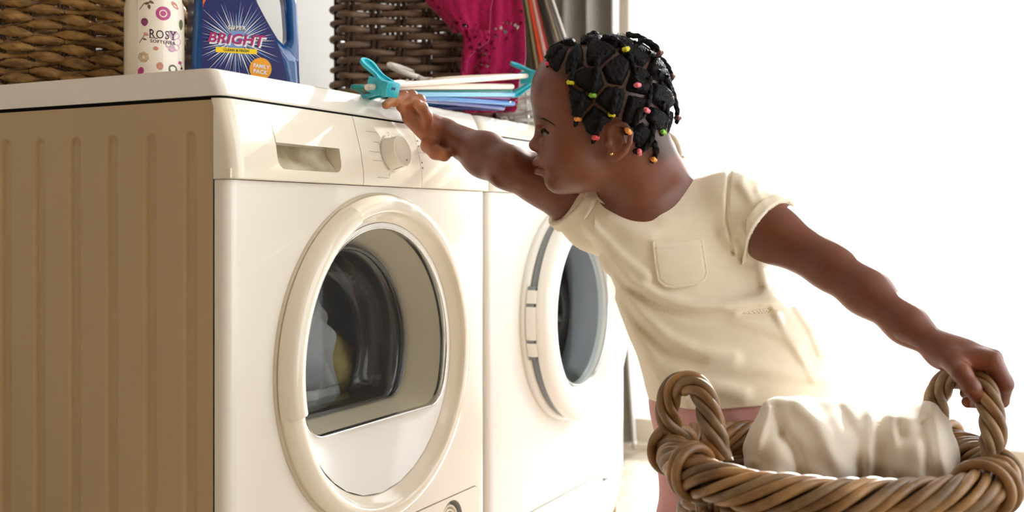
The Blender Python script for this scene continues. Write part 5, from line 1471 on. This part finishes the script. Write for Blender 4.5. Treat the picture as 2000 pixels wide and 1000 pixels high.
S3 = []
for (px, py) in SEED:
    d = surf(skull, px, py)
    if d is None: S3.append(H3(px, py, 0)); continue
    p_ = C(px, py, d); S3.append(p_); S3.append(p_ * [1, 1, 0] + [0, 0, 2 * HD - p_[2]])
S3 = np.array(S3, np.float32)
def f_hair(q):
    s = skull(q)
    D = np.sqrt(((q[:, None, :] - S3[None]) ** 2).sum(-1)); D.partition(1, axis=1)
    e = (D[:, 1] - D[:, 0])
    t = np.clip((e - 0.0008) / 0.0105, 0, 1); t = t * t * (3 - 2 * t)
    n = 0.0009 * np.sin(q[:, 0] * 900 + 3 * np.sin(q[:, 1] * 700)) * np.sin(q[:, 1] * 820 + q[:, 2] * 760)
    d = s - (-0.0016 + 0.0096 * t + n)
    x, y = pxy(q); g = poly_sd(x, y, HAIRP) * HS
    g = g + 0.0016 * np.sin(x * .55) * np.sin(y * .5 + x * .2)
    return smax(d, g, 0.006)
hb = (C(1030, 0, HD)[0], C(0, 330, HD)[1], HD - .09), (C(1330, 0, HD)[0], C(0, 40, HD)[1], HD + .09)
def f_hair_shell(q): return smax(f_hair(q), -(skull(q) + 0.004), 0.002)
v, f = nets(f_hair_shell, hb[0], hb[1], 0.0018)
hair = child('hair', v, f, M_hair)
# short curls standing off the tufts
rh = np.random.RandomState(4); b = MB(); hv = v[rh.choice(len(v), 5200)]
sk0 = skull(hv.astype(np.float32)); keep = sk0 > 0.003; hv = hv[keep]
ctr = H3(1180, 195, 0)
for p_ in hv[:4200]:
    n_ = p_ - ctr; n_ /= np.linalg.norm(n_); t_ = rh.normal(size=3); t_ -= n_ * (t_ @ n_); t_ /= np.linalg.norm(t_); L_ = rh.uniform(.0025, .0065)
    q_ = [p_ - n_ * .0008, p_ + n_ * L_ * .5 + t_ * L_ * .25, p_ + n_ * L_ * .75 + t_ * L_ * .75]
    a_ = np.cross(n_, t_); w_ = 0.00022
    V_ = []
    for k, c_ in enumerate(q_):
        r_ = w_ * (1, .8, .35)[k]; V_ += [c_ + a_ * r_, c_ + t_ * r_ * .9 - a_ * r_ * .5, c_ - t_ * r_ * .9 - a_ * r_ * .5]
    b.add(V_, [[0, 1, 4, 3], [1, 2, 5, 4], [2, 0, 3, 5], [3, 4, 7, 6], [4, 5, 8, 7], [5, 3, 6, 8]])
child('hair_curls', np.concatenate(b.v), b.f, M_hair, kind='stuff')
TIE = {'red': (226, 84, 92), 'yellow': (226, 216, 40), 'green': (142, 206, 72), 'orange': (246, 160, 72), 'pink': (244, 128, 140), 'brown': (110, 66, 60)}
TIEM = {k: mat(k + '_hair_tie', lin(*c), 0.45, 0.4, vary=0.1, vscale=200) for k, c in TIE.items()}
BR_ = [([(1098, 92), (1084, 95), (1075, 108), (1071, 124)], 'red', (1070, 130), None),
       ([(1118, 104), (1121, 128), (1117, 150), (1114, 160)], 'yellow', (1113, 168), None),
       ([(1166, 112), (1166, 140), (1161, 170), (1157, 185)], 'green', (1155, 194), None),
       ([(1139, 182), (1135, 205), (1130, 224), (1128, 231)], 'orange', (1122, 248), None),
       ([(1176, 226), (1173, 244), (1167, 258), (1163, 267)], 'red', (1156, 281), None),
       ([(1204, 172), (1201, 198), (1196, 216), (1194, 223)], 'yellow', (1191, 232), None),
       ([(1178, 74), (1198, 75), (1214, 86), (1222, 97)], 'yellow', (1227, 106), None),
       ([(1228, 106), (1238, 132), (1243, 156), (1244, 166)], 'pink', (1245, 176), None),
       ([(1267, 150), (1270, 178), (1266, 204), (1262, 215)], 'pink', (1259, 224), None),
       ([(1252, 212), (1244, 234), (1234, 249), (1227, 256)], 'orange', (1222, 262), None),
       ([(1276, 244), (1274, 268), (1262, 286), (1249, 296)], 'pink', (1236, 296), None),
       ([(1276, 276), (1282, 290), (1281, 303), (1276, 311)], 'orange', (1273, 319), None),
       ([(1288, 160), (1298, 188), (1303, 224), (1297, 248), (1294, 257)], 'green', (1289, 266), 1.375),
       ([(1292, 200), (1302, 240), (1303, 262), (1298, 278), (1292, 284)], 'yellow', (1288, 287), 1.41),
       ([(1222, 68), (1250, 72), (1268, 86), (1280, 99)], 'brown', (1284, 106), 1.40),
       ([(1246, 82), (1262, 80), (1280, 90), (1288, 104)], 'brown', (1290, 110), 1.37),
       ([(1266, 104), (1288, 112), (1304, 130), (1312, 148)], 'brown', (1313, 157), 1.40),
       ([(1285, 142), (1299, 141), (1307, 163), (1309, 190)], 'brown', (1307, 206), 1.385),
       ([(1300, 150), (1314, 180), (1322, 212), (1323, 229)], 'brown', (1322, 243), 1.415),
       ([(1140, 86), (1152, 68), (1164, 66), (1170, 74)], 'brown', (1172, 80), 1.405)]
for pts, tie, tip, dfix in BR_:
    P3 = []
    allp = pts + [tip]
    for i, (px, py) in enumerate(allp):
        d = surf(lambda q: np.minimum(f_hair(q), f_head(q)), px, py)
        if d is None and i: d = P3[-1][2] + 0.0
        if d is None: d = dfix or HD
        if dfix is not None: d = min(d, dfix) if i == 0 else dfix + (0 if d is None else 0)
        P3.append(C(px, py, d - (0.0015 if i == 0 else 0.003)))
    Q = smooth_path(P3, 44); n = 44
    # the last stretch after the tie is the tip
    kt = int(44 * (len(pts) - 1) / len(pts))
    rr = np.array([0.0048 if k < 4 else 0.0041 - 0.0009 * k / n for k in range(n)]); rr[kt - 1:kt + 2] *= 0.75; rr[-3:] *= [0.85, 0.6, 0.3]
    vv, ff = rope_vf(Q, rr, False, 3, 620, 12, 0.42, up=(0.2, 0.3, -1))
    ff = ff + [list(range(12)), [(n - 1) * 12 + i for i in range(12)][::-1]]
    br = child('braid', vv, ff, M_hair)
    T, N, B = frames(Q)
    ring = [Q[kt] + 0.0028 * (math.cos(a) * N[kt] + math.sin(a) * B[kt]) for a in np.arange(14) / 14 * 2 * PI]
    b = MB(); b.add(*tube_vf(ring, [0.0024 + 0.0008 * math.sin(3 * a) for a in np.arange(14) / 14 * 2 * PI], 8, True))
    child('hair_tie', np.concatenate(b.v), b.f, TIEM[tie], br, label=tie + ' elastic hair tie')
    kn = Q[kt] + np.array([0, 0, -0.0035]); 
    bv, bf = lathe_vf([(0.0027 * math.sin(a) * (1 + .3 * math.sin(5 * a)), -0.0032 * math.cos(a)) for a in np.linspace(0, PI, 9)], 10)
    child('tie_knot', bv + kn, bf, TIEM[tie], br, label=tie + ' elastic hair tie')
# ---------------------------------------------------------------- her clothes
NECK = [(1160, 366), (1176, 386), (1204, 402), (1235, 413), (1262, 416), (1286, 404), (1303, 382), (1318, 346), (1331, 306), (1318, 262), (1150, 240), (1100, 330)]
aL = C(1505, 452, 1.397) - C(*SHL); aL /= np.linalg.norm(aL)
cL = C(1503, 450, 1.398)
aR = C(1060, 352, 1.473) - C(*SHR); aR /= np.linalg.norm(aR); cR = C(1112, 390, 1.486)
FOLD = [([(1150, 440), (1172, 485), (1234, 553), (1292, 584), (1350, 598), (1431, 598), (1512, 586)], .0062, 9), ([(1178, 512), (1222, 578), (1257, 624), (1304, 664), (1362, 688), (1430, 700)], .0052, 11),
        ([(1207, 584), (1240, 655), (1292, 721), (1362, 746), (1450, 770)], .0045, 12), ([(1130, 415), (1165, 450), (1210, 500), (1260, 540)], .0035, 9), ([(1462, 500), (1435, 482), (1415, 455)], .0035, 7),
        ([(1483, 520), (1497, 560), (1490, 590)], .004, 7), ([(1505, 590), (1530, 640), (1560, 690), (1590, 740)], .0030, 6), ([(1560, 600), (1585, 640), (1606, 690)], .0035, 8), ([(1440, 620), (1500, 640), (1560, 670)], .003, 10),
        ([(1380, 720), (1470, 716), (1560, 730), (1610, 740)], .0028, 12), ([(1262, 700), (1290, 750), (1340, 780)], .003, 9), ([(1450, 360), (1475, 400), (1470, 440)], .003, 8), ([(1480, 375), (1500, 410), (1490, 455)], .0025, 6),
        ([(1445, 440), (1470, 470), (1478, 500)], .003, 6), ([(1300, 430), (1360, 420), (1410, 400)], .0016, 14), ([(1190, 430), (1230, 450), (1270, 462)], .0018, 12), ([(1420, 600), (1500, 575), (1515, 560)], .0035, 7)]
VAL = [([(1160, 470), (1225, 562), (1290, 600), (1350, 614), (1440, 612), (1510, 600)], .0050, 8), ([(1190, 545), (1250, 634), (1300, 682), (1370, 706)], .0038, 9), ([(1425, 330), (1420, 380), (1419, 425), (1431, 495)], .0022, 3.2)]
def f_base(q):
    d = smin(f_loft(q, 0.0), f_shoulders(q, 0.007), 0.025)
    sl = smax(s_cone(q, C(1428, 402, 1.436), C(1540, 472, 1.380), 68 * 1.43 / FPX, 65 * 1.38 / FPX), ((q - cL) @ aL).astype(np.float32), 0.003)
    d = smin(d, sl, 0.014)
    sr = smax(s_cone(q, C(1163, 425, 1.497), C(1060, 352, 1.473), 58 * 1.49 / FPX, 57 * 1.473 / FPX), ((q - cR) @ aR).astype(np.float32), 0.003)
    d = smin(d, sr, 0.014)
    return smin(d, s_cone(q, C(1318, 330, 1.490), C(1280, 292, 1.530), 26 * 1.49 / FPX, 26 * 1.53 / FPX), 0.02)
def folds(q):
    x, y = pxy(q)
    fr = np.clip((1.475 - q[:, 2]) / 0.03, 0, 1); h = np.zeros(len(q), np.float32)
    for pts, a, w in FOLD: h = h + a * np.exp(-(seg_dist(x, y, pts) / (w * 1.35)) ** 2)
    for pts, a, w in VAL: h = h - a * np.exp(-(seg_dist(x, y, pts) / (w * (1.35 if w > 4 else 1))) ** 2)
    h = 0.0095 * np.tanh(h * 2.1 / 0.0095)
    near = np.minimum(np.abs((q - cL) @ aL) + 10 * (x < 1440), np.abs((q - cR) @ aR) + 10 * (x > 1160))
    return fr * np.maximum(h, -0.0046) * np.clip(near / 0.03, 0.12, 1)
def f_shirt0(q): return f_base(q) - folds(q)
def cuts(q):
    x, y = pxy(q)
    hem = (y - (800 + 6 * np.sin(x * 0.02) - 0.00065 * (x - 1450) ** 2)) * q[:, 2] / FPX
    nk = np.where(q[:, 2] < 1.492, -poly_sd(x, y, NECK) * q[:, 2] / FPX, -1.0)
    up = np.where(q[:, 2] >= 1.492, q[:, 1] - C(0, 268, 1.52)[1], -1.0)
    return np.maximum.reduce([hem, nk, up])
def shell(fn, off, t, cut):
    return lambda q: smax(np.abs(fn(q) + off) - t / 2, cut(q), 0.0012)
slo = (C(1070, 0, 1.47)[0] - .01, C(0, 835, 1.45)[1], 1.31); shi = (C(1650, 0, 1.48)[0], C(0, 250, 1.50)[1], 1.60)
def f_shirt(q):
    b = f_base(q); return smax(smax(b - folds(q), -(b + 0.0072), 0.0008), cuts(q), 0.0012)
v, f = nets(f_shirt, slo, shi, 0.0022)
shirt = child('shirt', v, f, M_shirt, label='ivory short sleeved T-shirt')
POCK = [(1273, 470), (1373, 466), (1378, 500), (1383, 533), (1378, 547), (1364, 556), (1316, 564), (1298, 561), (1284, 549), (1277, 510)]
def pcut(q):
    x, y = pxy(q); return np.maximum(poly_sd(x, y, POCK) * q[:, 2] / FPX, q[:, 2] - 1.46)
def f_pock(q):
    x, y = pxy(q); sd_ = np.abs(poly_sd(x, y, POCK)); st_ = np.exp(-((sd_ - 5) / 1.6) ** 2) * 0.0011 + np.exp(-((y - (487 - (x - 1273) * .03)) / 1.6) ** 2) * 0.0011
    return f_shirt0(q) - 0.0026 + st_
v, f = nets(shell(f_pock, 0.0, 0.0036, pcut), (C(1262, 0, 1.38)[0], C(0, 575, 1.4)[1], 1.34), (C(1394, 0, 1.42)[0], C(0, 455, 1.4)[1], 1.46), 0.0016)
child('pocket', v, f, M_shirt, shirt)
def band(fn, t, off, lo_, hi_, h, name):
    v, f = nets(lambda q: smax(np.abs(f_shirt0(q) - off) - t / 2, fn(q), 0.0014), lo_, hi_, h); child(name, v, f, M_shirt, shirt)
def cuffL(q):
    s = (q - cL) @ aL; return np.maximum(np.maximum(s - 0.0015, -s - 0.013), s_cone(q, C(*SHL), C(*ELL), 0.070, 0.062))
band(cuffL, 0.0046, 0.0020, (C(1440, 0, 1.42)[0], C(0, 530, 1.38)[1], 1.30), (C(1550, 0, 1.4)[0], C(0, 360, 1.4)[1], 1.50), 0.0020, 'cuff')
def cuffR(q):
    s = (q - cR) @ aR; return np.maximum(np.maximum(s - 0.0015, -s - 0.012), s_cone(q, C(*SHR), C(990, 327, 1.45), 0.064, 0.058))
band(cuffR, 0.0046, 0.0020, (C(1060, 0, 1.5)[0], C(0, 470, 1.48)[1], 1.41), (C(1175, 0, 1.5)[0], C(0, 320, 1.48)[1], 1.57), 0.0020, 'cuff')
def collar(q):
    x, y = pxy(q); s = poly_sd(x, y, NECK) * q[:, 2] / FPX
    return np.maximum(np.maximum(s - 0.0062, -s - 0.0004), q[:, 2] - 1.492)
band(collar, 0.0036, 0.0010, (C(1120, 0, 1.42)[0], C(0, 430, 1.4)[1], 1.33), (C(1350, 0, 1.42)[0], C(0, 296, 1.4)[1], 1.495), 0.0018, 'collar')
rp = [C(1331, 308, 1.478), C(1326, 288, 1.498), C(1316, 270, 1.515), C(1300, 263, 1.532), C(1275, 266, 1.55), C(1245, 280, 1.555)]
child('collar', *tube_vf(smooth_path(rp, 40), 0.0040, 10), M_shirt, shirt)
# trousers
def f_pants(q):
    x, y = pxy(q)
    d = smin(f_legs(q, 0.012), smax(f_loft(q, -0.006), (752 - y) * q[:, 2] / FPX, 0.01), 0.03)
    d = d + 0.0014 * np.sin(y * .06 + np.sin(x * .05)) * np.sin(x * .08)
    an = (q[:, 1] - (0.06 - CAM[2])) * -1
    return smax(d, an, 0.003)
v, f = nets(f_pants, (C(1255, 0, 1.47)[0], -CAM[2] + .05, 1.33), (C(1660, 0, 1.48)[0], C(0, 740, 1.47)[1], 1.62), 0.0034)
child('trousers', v, f, M_pants, label='pink trousers')
for s_, a in ((0, ANL), (1, ANR)):
    c = C(*a)
    fs = lambda q, c=c: smax(smin(s_cone(q, c + [0, -.018, 0], c + [-.052, -.043, -.057], .026, .0205), s_ell(q, c + [0, -.036, .006], (.028, .026, .033)), 0.015), -(q[:, 1] + CAM[2] - 0.001), 0.004)
    v, f = nets(fs, c + [-.11, -.075, -.11], c + [.06, .03, .06], 0.003)
    child('shoe', v, f, M_shoe)
